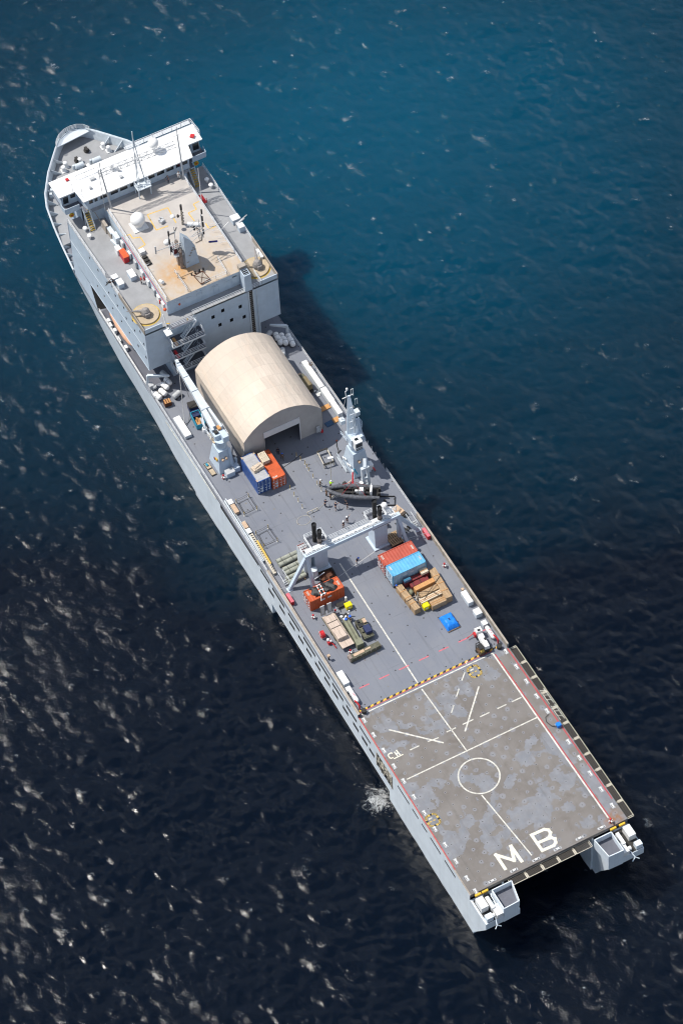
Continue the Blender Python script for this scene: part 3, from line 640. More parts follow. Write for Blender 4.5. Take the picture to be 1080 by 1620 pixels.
# --- side recess with accommodation ladder
b = MB(); yl = 13.35
b.box(27.6, 12.9, -5.0, 5.2, .8, .08)
for x in (25.2, 26.5, 27.8, 29.1, 30.1): b.bar((x, 13.85, -5.0), (x, 13.85, -1.6), .12, .12); 
for a, c in (((25.0, -5.0), (26.6, -1.6)), ((28.4, -5.0), (29.9, -1.6)), ((26.6, -1.6), (27.8, -5.0))): b.bar((a[0], 13.9, a[1]), (c[0], 13.9, c[1]), .1, .1)
for z in (-3.6, -2.5): b.bar((25, 13.8, z), (30.2, 13.8, z), .1, .1)
b.stairs((25.3, 13.2, -4.9), (30, 13.2, -1.7), .7, 10)
S('accommodation_ladder', b, M['rope'])
# --- side rails
b = MB()
b.rail([(68, 13.2, 0), (95, 13.2, 0), (110.5, 13.1, 0)], 1.1, 3, 1.6, .035)
S('deck_railing', b, M['rail']); b = MB(); b.rail([(66, -13.2, 0), (76.5, -13.2, 0)], 1.1, 3, 1.6, .035); S('deck_railing', b, M['rail']); b = MB(); b.rail([(85.5, -13.2, 0), (95, -13.2, 0), (111, -13.1, 0)], 1.1, 3, 1.6, .035)
S('deck_railing', b, M['rail'])
for x in np.arange(77.5, 85.5, 1.35): b = MB(); b.cyl((x, -13.2, 0), (x, -13.2, 1.1), .04, n=5); S('railing_post', b, M['rail'])
b = MB()
for x0, x1 in ((84.5, 72), (83.9, 70.2)): b.bar((x0, 12.35, .25), (x1, 12.35 + (.25 if x1 < 71 else 0), .25), .14, .14)
b.bar((84, 12.8, .5), (70, 12.95, .5), .2, .3)
for x in np.arange(71, 84, 1.1): b.bar((x, 12.3, .12), (x, 12.9, .12), .08, .08)
S('side_ladder_rack', b, M['light'])
b = MB(); yl = [(79.2, 11.95), (69.3, 12.25)]
b.bar((78.8, 11.95, .35), (67.0, 12.3, .35), .5, .35, 0); b.bar((74.2, 11.85, .55), (69.0, 12.05, .55), .34, .08, 1)
for x in np.arange(67.4, 78.6, .45): b.box(x, 12.0 + (78.8 - x) * -.0 + .12, .53, .16, .3, .05, mi=2)
S('stowed_gangway', b, [M['rope'], M['yellowdull'], M['soot']])
# bulwark-line fittings on the hull side
b = MB()
pts = [P(*q, 0) for q in ((266.5, 690.5), (279, 693.5), (300, 728), (344, 799))]
b.bar((104.6, 13.42, -.9), (86.0, 13.42, -.9), .07, .16)
S('rubbing_strake', b, M['line'])
# ================================================================== superstructure
WZ, RZ, BZ = 13.4, 16.7, 19.5
def yb(x): return 12.35 + max(0, x - 112) * .016
sp = MB()
# side walls with the boat recess under them; the wall reaches the deck edge forward of the recess
for sg in (1, -1):
    ws = [(112, 135, .0)] 
    f = (lambda x, z: (x, yb(x) + (4.0 - min(z, 9)) * .02 + .0, z)) if sg > 0 else (lambda x, z: (x, -yb(x) - (4.0 - min(z, 9)) * .02, z))
    wins = []
    if sg > 0:
        rows = [(11.9, [114.2, 117.0, 120.2, 123.3, 126.6, 129.8, 133]), (9.7, [113.2, 116.6, 119.7, 123.0, 126.2]), (6.6, [112.9, 115.8, 119.0, 121.9, 125.2, 128.4, 131])]
        for z, xs in rows:
            for x in xs: wins.append((x - .22, x + .22, z - .28, z + .28))
    sp.grid([112, 141], [4.1, 9.0, WZ], wins, f, (lambda x, z: (x, sg * (yb(x) - .25), z)), 0, 1, 1)
    yo = lambda x: sg * yb(x)
    # forward closure of the recess: slanting face, then flush side down to the main deck
    y_ = sg
    sp.quad((134.2, y_ * 12.75, 4.1), (141, y_ * 12.8, 4.1), (141, y_ * 12.9, 0), (131.6, y_ * 12.95, 0))
    sp.quad((134.2, y_ * 12.75, 4.1), (131.6, y_ * 12.95, 0), (130.5, y_ * 9.2, 0), (130.5, y_ * 9.2, 4.1), mi=2)
    sp.quad((112, y_ * 12.4, 4.1), (134.2, y_ * 12.75, 4.1), (130.5, y_ * 8.3, 4.1), (112, y_ * 8.3, 4.1))
# aft faces
ph = [(round(y - .3, 2), round(y + .3, 2), round(z - .4, 2), round(z + .4, 2)) for y, z in ((-5.1, 10.3), (-1.9, 11.2), (-.05, 10.6), (-3.3, 7.9), (-5.65, 7.35), (-1.15, 7.95))]
sp.grid([-8.5, 8.2], [0, WZ], ph, lambda y, z: (112, y, z), lambda y, z: (112.35, y, z), 0, 1, 1)  # porthole reveals coloured near black, shade painted in like the slots
for ya, ybb in ((8.2, 12.35), (-12.35, -8.5)): sp.quad((112, ya, 4.1), (112, ybb, 4.1), (112, ybb, WZ), (112, ya, WZ))
for y in (8.2, -8.5): sp.quad((112, y, 0), (131, y, 0), (131, y, 4.1), (112, y, 4.1))
sp.quad((141, -12.8, 0), (141, 12.8, 0), (141, 12.8, WZ), (141, -12.8, WZ)); sp.quad((147, -10.2, .3), (147, 10.2, .3), (145.3, 10.2, RZ), (145.3, -10.2, RZ)); 
for y in (10.2, -10.2): sp.quad((141, y, .3), (147, y, .3), (145.3, y, RZ), (141, y, RZ))
o_sup = S('superstructure', sp, [M['grey'], M['dark'], M['soot']])
b = MB(); b.prism([(112, 12.33), (141, 12.78), (141, -12.78), (112, -12.33)], WZ - .3, WZ, 0, 1); S('wing_deck', b, [M['grey'], M['wingdeck']], o_sup)
# wing parapets
for sg in (1, -1):
    b = MB(); b.bar((112.0, sg * 12.33, WZ + .55), (121.5, sg * 12.45, WZ + .55), .14, 1.2, 1); b.bar((112.07, sg * 12.3, WZ + .5), (112.07, sg * 9.0, WZ + .5), .12, 1.1, 0)
    S('wing_parapet', b, [M['grey'], M['beige']], o_sup)
b = MB()
for sg in (1, -1): b.rail([(121.5, sg * 12.4, WZ), (125, sg * 12.45, WZ)], 1.15, 3, 1.5, .04); b.rail([(126.5, sg * 12.5, WZ), (140.6, sg * 12.75, WZ)], 1.15, 3, 1.5, .04); S('wing_railing', b, M['rail'], o_sup); b = MB()
b.rail([(111.0, 8.0, WZ), (110.9, 3.9, WZ)], 1.1, 3, 1.3, .045); S('walkway_railing', b, M['rail'], o_sup); b = MB(); b.rail([(112, 3.6, WZ), (112.0, -9.4, WZ), (115, -9.4, WZ)], 1.1, 3, 1.3, .04)
S('walkway_railing', b, M['rail'], o_sup)
b = MB(); b.bar((116, 12.33, 6.3), (134, 12.62, 6.3), .05, .07); b.bar((112.4, 12.37, 9.0), (140.8, 12.84, 9.0), .06, .05)
S('side_seam', b, M['light'], o_sup)
# track of two vertical guide rails on the aft face
b = MB()
for y in (-6.75, -7.6): b.bar((111.9, y, 1.2), (111.9, y, WZ - .2), .22, .16, 0)
b.bar((111.97, -7.18, 1.2), (111.97, -7.18, WZ - .2), .62, .05, 1)
for z in np.arange(1.6, WZ, .5): b.bar((111.9, -7.4, z), (111.9, -6.95, z), .06, .06, 2)
b.bar((111.9, -8.25, 1), (111.9, -8.25, WZ - .2), .12, .1, 0)
S('guide_track', b, [M['light'], M['soot'], M['beige']], o_sup)
# stair tower: three landings and flights
for i, z in enumerate((10.1, 6.8, 3.5)):
    y1 = 2.6; b = MB(); b.prism([(112, 8.3), (109.75, 8.5), (109.75, y1), (112, y1)], z - .18, z, 1, 0)
    L = S('stair_landing', b, [paint('dark_landing_paint', (.075, .08, .10), .15), M['grey']])
    r_ = MB(); r_.rail([(111.9, 8.4, z), (109.8, 8.45, z), (109.8, y1 + .05, z), (111.9, y1 + .05, z)], 1.1, 3, 1.3, .045); r_.bar((109.75, 8.5, z - .09), (109.75, y1, z - .09), .12, .26); r_.bar((109.75, 8.5, z - .09), (112, 8.4, z - .09), .12, .26)
    S('landing_railing', r_, M['rail'], L)
    q = MB(); q.box(110.6, 7.7, z, 1.5, .4, .45); S('landing_locker', q, (M['freshwood'], M['red'], M['orangered'])[i], L)
    fl = MB(); zt = (WZ, 10.1, 6.8)[i]; fl.stairs((110.9, 6.4, z), (110.9, 3.5, zt), .8, 11)
    S('stair_flight', fl, [M['light']], L)
    q = MB(); q.bar((109.8, 5.2, z - .2), (111.9, 4.0, z - 2.6), .12, .12); q.bar((109.8, y1 + .1, z - .1), (112, y1 + .1, z - 2.0), .1, .1); S('landing_brace', q, M['grey'], L)
b = MB(); b.prism([(112, 3.9), (110.85, 3.9), (110.85, 8.0), (112, 8.0)], WZ - .2, WZ, 1, 0); b.bar((110.9, 5.0, WZ + .5), (110.9, 5.0, WZ + 1.1), .12, .1, 2); b.bar((111.3, 8.0, WZ + 1.1), (111.9, 8.6, WZ + .7), .1, .1, 2)
S('walkway_platform', b, [M['floor'], M['grey'], M['yellow']], o_sup)
b = MB(); b.box(110.9, 8.7, WZ - .35, 1.6, 1.1, .12); b.cyl((111.3, 8.6, WZ), (112.6, 8.5, WZ + 2.4), .1, n=8); S('ensign_bracket', b, M['white'], o_sup)
# --- deckhouse with its tan roof
dk = MB(); DP = [(113.95, 7.05), (138.6, 6.8), (139.2, 9.2), (145, 9.2), (145, -9.2), (139.2, -9.2), (136.8, -7.7), (113.95, -7.5)]
dk.prism(DP, WZ, RZ - .06, 0)
o_dk = S('deckhouse', dk, M['grey'])
b = MB(); b.prism([(113.88, 7.12), (138.1, 6.87), (138.1, -7.77), (113.88, -7.57)], RZ - .05, RZ, 1, 0); S('top_deck', b, [M['topdeck'], M['grey']], o_dk, label='tan top deck stained with rust and marked with yellow lines')
b = MB(); b.prism([(138.0, 9.1), (145, 9.1), (145, -9.1), (138.0, -9.1)], RZ - .04, RZ + .004); S('bridge_floor', b, M['wingdeck'], o_dk)
b = MB()
for y0, y1, zz in ((5.6, 4.3, 15.9), (3.5, 2.6, 15.6), (1.3, .4, 15.9), (-1.2, -2.3, 15.7), (-3.4, -4.2, 15.9), (-5.0, -5.8, 15.9)): b = MB(); b.bar((113.9, y0, zz), (113.9, y1, zz), .07, .09, 0); S('bulkhead_light', b, M['light'], o_dk)
for y0 in (1.6, -1.5, -3.9): b.bar((113.92, y0, 13.6), (113.92, y0, 15.5), .05, .05, 1); b.bar((113.92, y0 - .9, 13.6), (113.92, y0 - .9, 15.5), .05, .05, 1); b.bar((113.92, y0, 15.5), (113.92, y0 - .9, 15.5), .05, .05, 1); S('door_frame', b, [M['light'], M['grey']], o_dk); b = MB()
b.sphere((113.85, 4.9, 14.9), .2, 8, 6, mi=2)
S('bulkhead_alarm', b, [M['light'], M['grey'], M['orangered']], o_dk)
b = MB()
for x in (115.5, 117.2, 119.0, 121.2, 123.4, 126.0, 128.2, 131.0): b.box(x, 7.2, WZ + .3, .9, .3, 1.3, mi=1 if x in (119.0, 126.0) else 0)
b.tube([(114, 7.22, 16.1), (120, 7.2, 16.25), (127, 7.14, 16.2), (131, 7.08, 16.1)], .045, 6, 2)
for x in (116.4, 122.3): b.cyl((x, 7.35, WZ + .5), (x, 7.35, WZ + 1.3), .12, n=8, mi=2)
b.sphere((114.3, 7.4, WZ + 1.2), .3, 8, 6, mi=3)
S('bulkhead_locker', b, [M['white'], M['silver'], M['red'], M['orangered']], o_dk)
b = MB(); b.rail([(114.1, 6.95, RZ), (136.6, 6.75, RZ)], 1.05, 3, 1.6, .04); b.rail([(115.0, -7.45, RZ), (136.6, -7.65, RZ)], 1.05, 3, 1.6, .04); b.rail([(118.9, 3.1, RZ), (114.3, 3.05, RZ)], 1.0, 2, 1.6, .035); b.rail([(114.2, -.2, RZ), (114.2, -4.2, RZ), (118.0, -4.4, RZ)], 1.0, 2, 1.6, .035)
for x in (125.0, 123.4, 121.9, 120.4, 118.6): b.bar((x, -7.3, RZ + .5), (x + .35, -6.3, RZ + .5), .05, .05)
for x in (122.6, 121.2, 117.7, 116.8): b.bar((x, 6.8, RZ + .4), (x - .1, 6.0, RZ + .4), .05, .05)
S('top_deck_railing', b, M['rail'], o_dk)
zz = RZ + .006
YL = paint('thin_yellow_line', (.62, .40, .10), .2, 3)
def path(*runs, w=.2):
    b = MB(); i = 0
    for pts in runs:
        for a, c in zip(pts, pts[1:]): b.strip(a, c, w, zz + .0008 * i); i += 1
    S('yellow_deck_line', b, YL, o_dk)
path([(131.4, 1.45), (132.8, 1.4), (132.5, -2.3), (128.75, -2.0)]); path([(131.6, 1.45), (128.95, 1.6), (128.8, -.6)])
path([(130.45, 6.7), (130.27, 5.84), (129.3, 5.84), (128.92, 4.62), (126.98, 4.62), (126.75, 5.91), (125.72, 6.06)]); path([(131.14, -7.5), (131.04, -6.39), (129.75, -6.35), (129.68, -4.76), (127.5, -4.86)]); path([(126.2, -6.24), (124.76, -6.22), (124.73, -7.39)])
# funnel casing on the aft starboard corner
b = MB(); b.box(112.75, -6.9, WZ, 1.7, 1.35, 3.9, mi=0, top=(.92, .9)); b.box(112.75, -6.9, WZ + 3.9, 1.2, .95, .02, mi=1); b.box(114.0, -6.9, RZ + .3, .9, 1.3, .9, mi=2)
for k in range(3): b.bar((112.3 + k * .4, -7.3, WZ + 3.95), (112.3 + k * .4, -6.5, WZ + 3.95), .06, .06, 0)
S('vent_casing', b, [M['grey'], M['dark'], M['beige']], o_dk)
# hatch grating with diagonal bars
b = MB(); A = [(116.55, .75), (116.75, -1.0), (114.6, -1.3), (114.35, .5)]; b.prism(A, RZ + .01, RZ + .25, 0)
for p, q in zip(A, A[1:] + A[:1]): b.bar((*p, RZ + .3), (*q, RZ + .3), .1, .1, 1)
b.bar((*A[0], RZ + .3), (*A[2], RZ + .3), .06, .06, 1); b.bar((*A[1], RZ + .3), (*A[3], RZ + .3), .06, .06, 1)
for y in (.9, .2, -.6, -1.3): b.cyl((117.1, y, RZ), (117.1, y, RZ + .5), .14, n=8, mi=2)
S('roof_hatch', b, [M['beige'], M['rustflat'], M['soot']], o_dk)
# exhaust mast
mt = MB(); x = 118.9
bo = [(x, .95, RZ), (x, -1.5, RZ), (x + 2.6, -1.3, RZ), (x + 2.6, 1.0, RZ)]; tp = [(x + .1, .82, 24.4), (x + .1, -.5, 22.6), (x + 1.6, -.4, 22.4), (x + 1.6, .8, 24.0)]; md = [(x + .05, .85, 21.3), (x + .05, -1.0, 21.3), (x + 1.9, -.9, 21.1), (x + 1.9, .9, 21.3)]
mt.add(bo + md + tp, [(0, 1, 5, 4), (1, 2, 6, 5), (2, 3, 7, 6), (3, 0, 4, 7), (4, 5, 9, 8), (5, 6, 10, 9), (6, 7, 11, 10), (7, 4, 8, 11), (8, 9, 10, 11), (3, 2, 1, 0)])
o_m = S('exhaust_mast', mt, M['grey'])
b = MB()
for i, (px_, py_) in enumerate(((119.3, 1.55), (120.2, 1.6), (121.0, 1.4))): b.cyl((px_, py_, RZ), (px_, py_, RZ + 4.0 + .3 * i), .30, .27, 10); b.cyl((px_, py_, RZ + 4.0 + .3 * i), (px_ - .3, py_ + .1, RZ + 4.7 + .3 * i), .30, .32, 10)
S('exhaust_pipe', b, M['rustpipe'], o_m, smooth=True)
b = MB()
for k in range(4): b.box(x - .03, .1 - .25 * k, RZ + 2.6 + .5 * k, .05, .3, .22)
b.box(x - .03, -.9, RZ + 3.6, .05, .35, .25); b.box(x - .03, .55, RZ + 1.2, .05, .4, .15)
S('mast_fitting', b, M['beige'], o_m)
b = MB(); f = [(119.6, 2.6, 20.0), (121.6, 2.6, 20.0), (121.6, 1.0, 20.0)]; b.rail(f, 1.1, 3, .8, .045); b.rail([(119.2, 1.3, 21.6), (119.2, 2.7, 21.6), (121.4, 2.7, 21.6)], 1.0, 2, .9, .04)
b.prism([(119.2, 1.0), (119.2, 2.6), (121.6, 2.6), (121.6, 1.0)], 19.9, 20.0); b.box(120.1, 2.2, 20.0, .5, .5, .8, mi=1); b.box(120.9, 2.2, 20.0, .4, .5, .8, mi=1)
S('mast_platform', b, [M['rail'], M['maroon']], o_m)
b = MB()  # yards and aerials
b.tube([(119.8, .9, 22.3), (119.9, 5.6, 22.6)], .07); b.cyl((119.9, 5.6, 22.0), (119.9, 5.6, 23.8), .12); b.tube([(119.8, -1.0, 22.5), (119.9, -6.5, 22.9)], .06); b.cyl((119.9, -6.5, 22.6), (119.9, -6.5, 23.6), .05)
for z, ln in ((20.6, 3.3), (21.9, 3.6), (23.2, 3.2), (24.4, 2.8)): b.tube([(120.4, -.9, z), (121.0, -ln, z + .3)], .06)
b.tube([(121.0, -3.5, 19.8), (121.1, -3.5, 25.5)], .08); b.tube([(120.6, -2.8, 20.2), (120.8, -2.9, 24.8)], .05)
for y, z in ((-3.5, 25.6), (-3.5, 23.9), (-3.55, 22.4), (-3.5, 20.6)): b.cyl((121.0, y - .15, z), (121.0, y - .15, z + 1.0), .15, n=8, mi=1)
for y, z in ((2.9, 22.6), (2.9, 24.6), (2.8, 20.6)): b.cyl((120.2, y, z), (120.2, y, z + 1.1), .15, n=8, mi=1)
b.tube([(120.2, 2.9, 19.8), (120.2, 2.9, 26)], .07); b.tube([(120.8, 1.6, 20), (120.8, 1.6, 25.5)], .06); b.tube([(120.2, 1.6, 25), (120.2, 2.9, 25)], .06)
b.sphere((120.9, 3.1, 22.4), .55, 12, 8, mi=2)
S('mast_aerial', b, [M['silver'], M['black'], M['white']], o_m)
b = MB(); b.cyl((122.2, -1.4, 23.2), (121.0, -3.2, 23.2), .33, n=10); b.cyl((121.6, -2.3, 21.8), (121.6, -2.3, 22.9), .2, n=8, mi=1); S('radar_scanner', b, [M['white'], M['soot']], o_m)
b = MB(); b.bar((119.9, -3.9, 19.5), (119.4, -5.3, 19.4), .3, .16); S('blue_ensign_roll', b, paint('dark_blue_flag', (.015, .02, .16), .1), o_m)
# pole mast ahead of it
b = MB(); xx, yy = 127.9, -2.85
b.cyl((xx, yy, RZ), (xx, yy, 20.6), .22, .16, 8); b.cyl((xx, yy, 20.4), (xx, yy, 21.5), .2, n=8, mi=1); b.tube([(xx, yy, 19.0), (xx, yy + 1.6, 19.2)], .06); b.sphere((xx, yy + 1.7, 19.6), .42, 10, 6, (1, 1, .7), mi=2); b.box(xx, yy + .7, 18.9, .3, .3, .5, mi=1)
for z in (17.5, 18.2, 18.9, 19.6): b.box(xx - .22, yy, z, .1, .5, .25)
S('pole_mast', b, [M['beige'], M['black'], M['white']], o_dk)
b = MB(); cpts = [(127.8, -1.6), (126.8, -.6), (126.9, .3), (126.0, .8), (124.6, 1.2), (123.4, 1.1)]; b.tube([(*p, RZ + .12) for p in cpts], .05); cpts = [(126.9, -3.4), (125.7, -4.6), (124.2, -4.6), (123.1, -4.0), (123, -2.8)]; b.tube([(*p, RZ + .12) for p in cpts], .05)
for k in range(9): b.cyl((126.4 - .4 * k, -4.6 + .12 * k, RZ), (126.4 - .4 * k, -4.6 + .12 * k, RZ + .9), .03, n=5)
S('cable_run', b, M['soot'], o_dk)
b = MB(); b.box(129.95, .0, RZ, .5, .8, .6, .4); b.cyl((130.3, .3, RZ), (130.3, .3, RZ + .7), .2, n=8); b.box(130.6, -.2, RZ + .3, .7, .2, .3, .9); S('roof_sensor', b, M['silver'], o_dk)
b = MB(); b.cyl((118.6, 6.0, RZ), (117.6, 5.9, RZ + .6), .28); b.box(125.6, 5.9, RZ, .9, .9, .7); 
for k in range(3): b.box(124.4 - k * .8, 5.95, RZ, .5, .8, .35, mi=1)
S('roof_box', b, [M['white'], M['soot']], o_dk)
# radome on its white base
b = MB(); b.box(131.2, 3.75, RZ, 2.5, 2.6, .18); o_r = S('radome_base', b, M['white'], o_dk)
b = MB(); b.cyl((131.2, 3.8, RZ + .18), (131.2, 3.8, RZ + .8), .75, .85, 16); b.sphere((131.2, 3.8, RZ + 1.75), 1.27, 24, 14); S('radome', b, M['raft'], o_dk, smooth=True)
# --- bridge
br = MB(); BP = [(138.3, 10.35), (138.3, -10.15), (141.2, -10.7), (141.2, -13.4), (145.3, -13.6), (145.3, 13.6), (141.2, 13.6), (141.2, 10.6)]
BW = [(138.75, 9.6), (138.75, -9.6), (141.5, -10.2), (141.5, -12.9), (144.9, -13.1), (144.9, 13.1), (141.5, 13.1), (141.5, 10.2)]
br.prism(BW, RZ, BZ - .2, 0)
o_b = S('bridge', br, M['grey'])
b = MB(); b.prism(BP, BZ - .2, BZ); S('bridge_roof', b, M['roofw'], o_b)
b = MB()
def win(x, y0, y1, z0=18.0, z1=18.95):
    w = MB(); w.quad((x, y0, z0), (x, y1, z0), (x, y1, z1), (x, y0, z1)); o = S('bridge_window', w, M['glass'], o_b); f_ = MB()
    for yy in (y0, y1): f_.bar((x - .03, yy, z0), (x - .03, yy, z1), .1, .1)
    for q in (z0, z1): f_.bar((x - .03, y0, q), (x - .03, y1, q), .1, .1)
    S('window_frame', f_, M['grey'], o)
for y0, y1 in ((9.3, 8.5), (8.3, 7.6), (7.2, 5.6), (5.3, 3.8), (3.5, 2.0), (1.6, .4), (-1.8, -3.1), (-3.4, -4.9), (-5.2, -6.7), (-7.0, -7.9), (-8.1, -9.3)): win(138.70, y0, y1)
for y0, y1, z0 in ((12.9, 11.8, 17.2), (11.5, 10.5, 18.0), (-10.5, -11.2, 17.6), (-11.5, -12.8, 17.2)): win(141.45, y0, y1, z0, 19.05)
# bridge wing floors and dodgers
for sg in (1, -1):
    b = MB(); b.prism([(138.6, sg * 10.4), (138.6, sg * 9.7), (141.5, sg * 9.9), (145.0, sg * 13.3), (141.0, sg * 13.3), (139.8, sg * 13.2), (139.8, sg * 10.4)], RZ - .25, RZ - .02, 0, 1); b.bar((139.85, sg * 13.2, RZ + .5), (139.85, sg * 10.6, RZ + .5), .08, 1.05); b.bar((139.85, sg * 13.25, RZ + .5), (141.3, sg * 13.4, RZ + .5), .08, 1.05)
    b.bar((138.7, sg * 10.4, WZ), (138.7, sg * 10.4, RZ), .1, .1); b.quad((139.8, sg * 10.4, WZ), (141.4, sg * 10.4, WZ), (141.4, sg * 10.4, RZ), (139.8, sg * 10.4, RZ))
    S('bridge_wing', b, [M['grey'], M['floor']], o_b)
    b = MB(); b.stairs((136.9, sg * 9.9, WZ), (139.2, sg * 9.9, RZ), 1.0, 10, 0, 1); S('wing_stair', b, [M['light'], M['yellowdull']], o_b)
    b = MB(); b.cyl((141.2, sg * 11.8, WZ + 1.0), (141.0, sg * 11.8, WZ + 1.0), .45, .45, 14); b.cyl((140.98, sg * 11.8, WZ + 1.0), (140.96, sg * 11.8, WZ + 1.0), .2, n=10, mi=1); S('lifebuoy', b, [M['yellow'], M['orangered']], o_b)
    b = MB(); b.bar((137.0, sg * 7.9, WZ), (138.4, sg * 8.6, WZ + 2.6), .1, .1); b.box(136.0, sg * 8.0, WZ, 1.7, .5, 1.9); S('screen_door', b, M['beige'], o_b)
# walkways of the bridge front and roof rails
b = MB(); b.rail([(145.6, -1.0, BZ - .1), (145.6, -13.3, BZ - .1)], 1.15, 4, 1.7, .05); b.rail([(145.6, -13.3, BZ), (142.4, -13.5, BZ)], 1.1, 2, 1.7, .05); b.bar((146, -1, BZ - .2), (146, -13.3, BZ - .2), .7, .08)
S('bridge_roof_railing', b, M['rail'], o_b)
b = MB(); b.prism([(145.0, 12.8), (147.4, 12.0), (147.4, -10.5), (145, -10.5)], RZ - 3.2, RZ - 3.0); S('bridge_front_walkway', b, M['wingdeck'], o_b)
# lattice gantry of masts standing on the bridge roof
def lattice(mb, a, b_, w, n, r=.05):
    a, b_ = Vector(a), Vector(b_); d = (b_ - a).normalized(); up = Vector((0, 0, 1)); sd = d.cross(up).normalized() * (w / 2); u = up * (w / 2)
    cs = [sd + u, sd - u, -sd - u, -sd + u]
    for c in cs: mb.tube([a + c, b_ + c], r * 1.2, 5)
    for k in range(n):
        p, q = a.lerp(b_, k / n), a.lerp(b_, (k + 1) / n)
        for i in range(4): mb.tube([p + cs[i], q + cs[(i + 1) % 4]], r, 4); mb.tube([p + cs[i], p + cs[(i + 1) % 4]], r, 4)
b = MB(); lattice(b, tuple(P(157, 275, 25.2)), tuple(P(277, 228, 25.2)), .8, 11, .04)
for (ax, ay), (bx_, by_), h_ in (((137.05, 6.0), (137.4, 6.9), 27.5), ((137.1, -7.65), (138.6, -7.9), 27.0)):
    b.cyl((ax, ay, RZ), (bx_, by_, h_ - 1), .16, .11, 8); b.cyl((bx_, by_, h_ - 1), (bx_, by_, h_ + .8), .07, n=6); b.tube([(bx_, by_ - .7, h_ - 1.2), (bx_, by_ + .7, h_ - 1.2)], .05); b.tube([(bx_, by_, 24.5), (138.0, by_, 25.2)], .05)
b.tube([(137.0, 7.2, RZ), (137.3, 7.3, 27.5)], .05)
S('lattice_mast', b, M['silver'], o_b)
b = MB()
ft = [(138.2, .9, RZ), (138.2, -1.3, RZ), (136.7, -1.3, RZ), (136.7, .9, RZ)]
for p in ft: b.cyl(p, (p[0], p[1], RZ + 2.0), .11, n=7)
b.prism([(138.4, 1.1), (138.4, -1.5), (136.5, -1.5), (136.5, 1.1)], RZ + 2.0, RZ + 2.15); b.rail([(138.3, 1.0, RZ + 2.15), (136.6, 1.0, RZ + 2.15), (136.6, -1.4, RZ + 2.15), (138.3, -1.4, RZ + 2.15)], .9, 2, 1, .04, True)
for y in (.5, -.9):
    b.tube([(137.8, y, RZ + 2.1), (139.3, -.2, 28.6)], .09)
    b.tube([(136.9, y, RZ + 2.1), (139.3, -.2, 25)], .06)
b.cyl((139.3, -.2, 27.8), (139.3, -.2, 30.2), .1, n=6)
for z in (21, 23, 25, 27): b.tube([(138.2 + (z - 19) * .11, .4 - (z - 19) * .06, z), (138.2 + (z - 19) * .11, -.8 + (z - 19) * .06, z)], .05)
b.tube([(139.2, 1.2, 27), (139.2, -1.6, 27)], .05); b.cyl((137.4, .4, RZ + 2.2), (137.4, .4, RZ + 2.8), .35, .3, 10)
S('signal_mast', b, M['light'], o_b)
for (x_, y_, z_, r_) in ((142.9, -5.1, 20.9, .95), (142.6, 3.0, 20.2, .42)):
    b = MB(); b.cyl((x_, y_, BZ), (x_, y_, z_), .3, n=10); b.sphere((x_, y_, z_ + r_ * .5), r_, 18, 10); S('satellite_dome', b, M['raft'], o_b, smooth=True)
b = MB(); b.box(140.5, 8.0, BZ, .4, .4, .5); b.cyl((141.8, 2.2, BZ), (141.8, 2.2, BZ + .8), .22, n=8); b.box(142.2, 6.8, BZ, .5, .9, .4); b.tube([(143.6, 9.2, BZ + .9), (143.6, 5.8, BZ + .9)], .06); [b.cyl((143.6, y, BZ), (143.6, y, BZ + .9), .04, n=5) for y in (9.2, 7.5, 5.8)]
b.box(140.2, 2.4, BZ, .5, .5, .4); b.tube([(139.4, 10, BZ), (139.4, 10, BZ + 2.5)], .04); b.tube([(141, 11, BZ), (141, 11, BZ + 2.5)], .04); b.box(144.2, 10.6, BZ, .5, .5, .3, mi=1)
S('roof_instrument', b, [M['silver'], M['red']], o_b)
b = MB(); b.bar((142.7, -11.9, BZ + .25), (142.2, -12.4, BZ + .3), .7, .3); S('red_flag', b, M['red'], o_b)
# whip aerial and small mast on the starboard wing
b = MB(); b.cyl((131.2, -8.0, WZ), (131.2, -8.0, 24.5), .09, .05, 6); b.tube([(125.5, -7.8, WZ + .2), (125.6, -10.2, WZ + 2.0)], .06); b.box(128.3, -8.4, WZ, .6, .5, 1.5); b.cyl((126.5, -7.9, WZ), (124.6, -8.0, WZ + .2), .22)
S('whip_aerial', b, M['raft'], o_dk)
# gun turrets under covers on round tan platforms
for sg in (1, -1):
    c_ = (115.75, sg * 10.25, WZ); b = MB(); b.cyl((c_[0], c_[1], WZ), (c_[0], c_[1], WZ + .28), 2.15, n=36, mi=0); b.disc((c_[0], c_[1], WZ + .012), 2.45, 36, r0=2.15, mi=1)
    g = S('gun_platform', b, [M['gunbase'], M['yellowdull']])
    b = MB(); gx, gy = c_[0] - .1, c_[1] + (.1 if sg > 0 else -.2)
    b.lathe((gx, gy, WZ + .28), [(.75, 0), (.85, .5), (.7, 1.1), (.35, 1.5), (0, 1.55)], 10); d = Vector((.4, sg * 1, .12)).normalized() if sg > 0 else Vector((.9, -.3, .25)).normalized()
    b.cyl(Vector((gx, gy, WZ + 1.2)), Vector((gx, gy, WZ + 1.2)) + d * 2.4, .34, .12, 8); b.tube([Vector((gx, gy, WZ + 1.2)) + d * 2.3, Vector((gx, gy, WZ + 1.2)) + d * 3.1], .07)
    b.box(gx - .6, gy, WZ + .28, .6, .8, .9); S('covered_gun', b, paint('gun_cover_canvas', (.27, .25, .24), .25, 2.5, 0, .9, bump=.5), g)
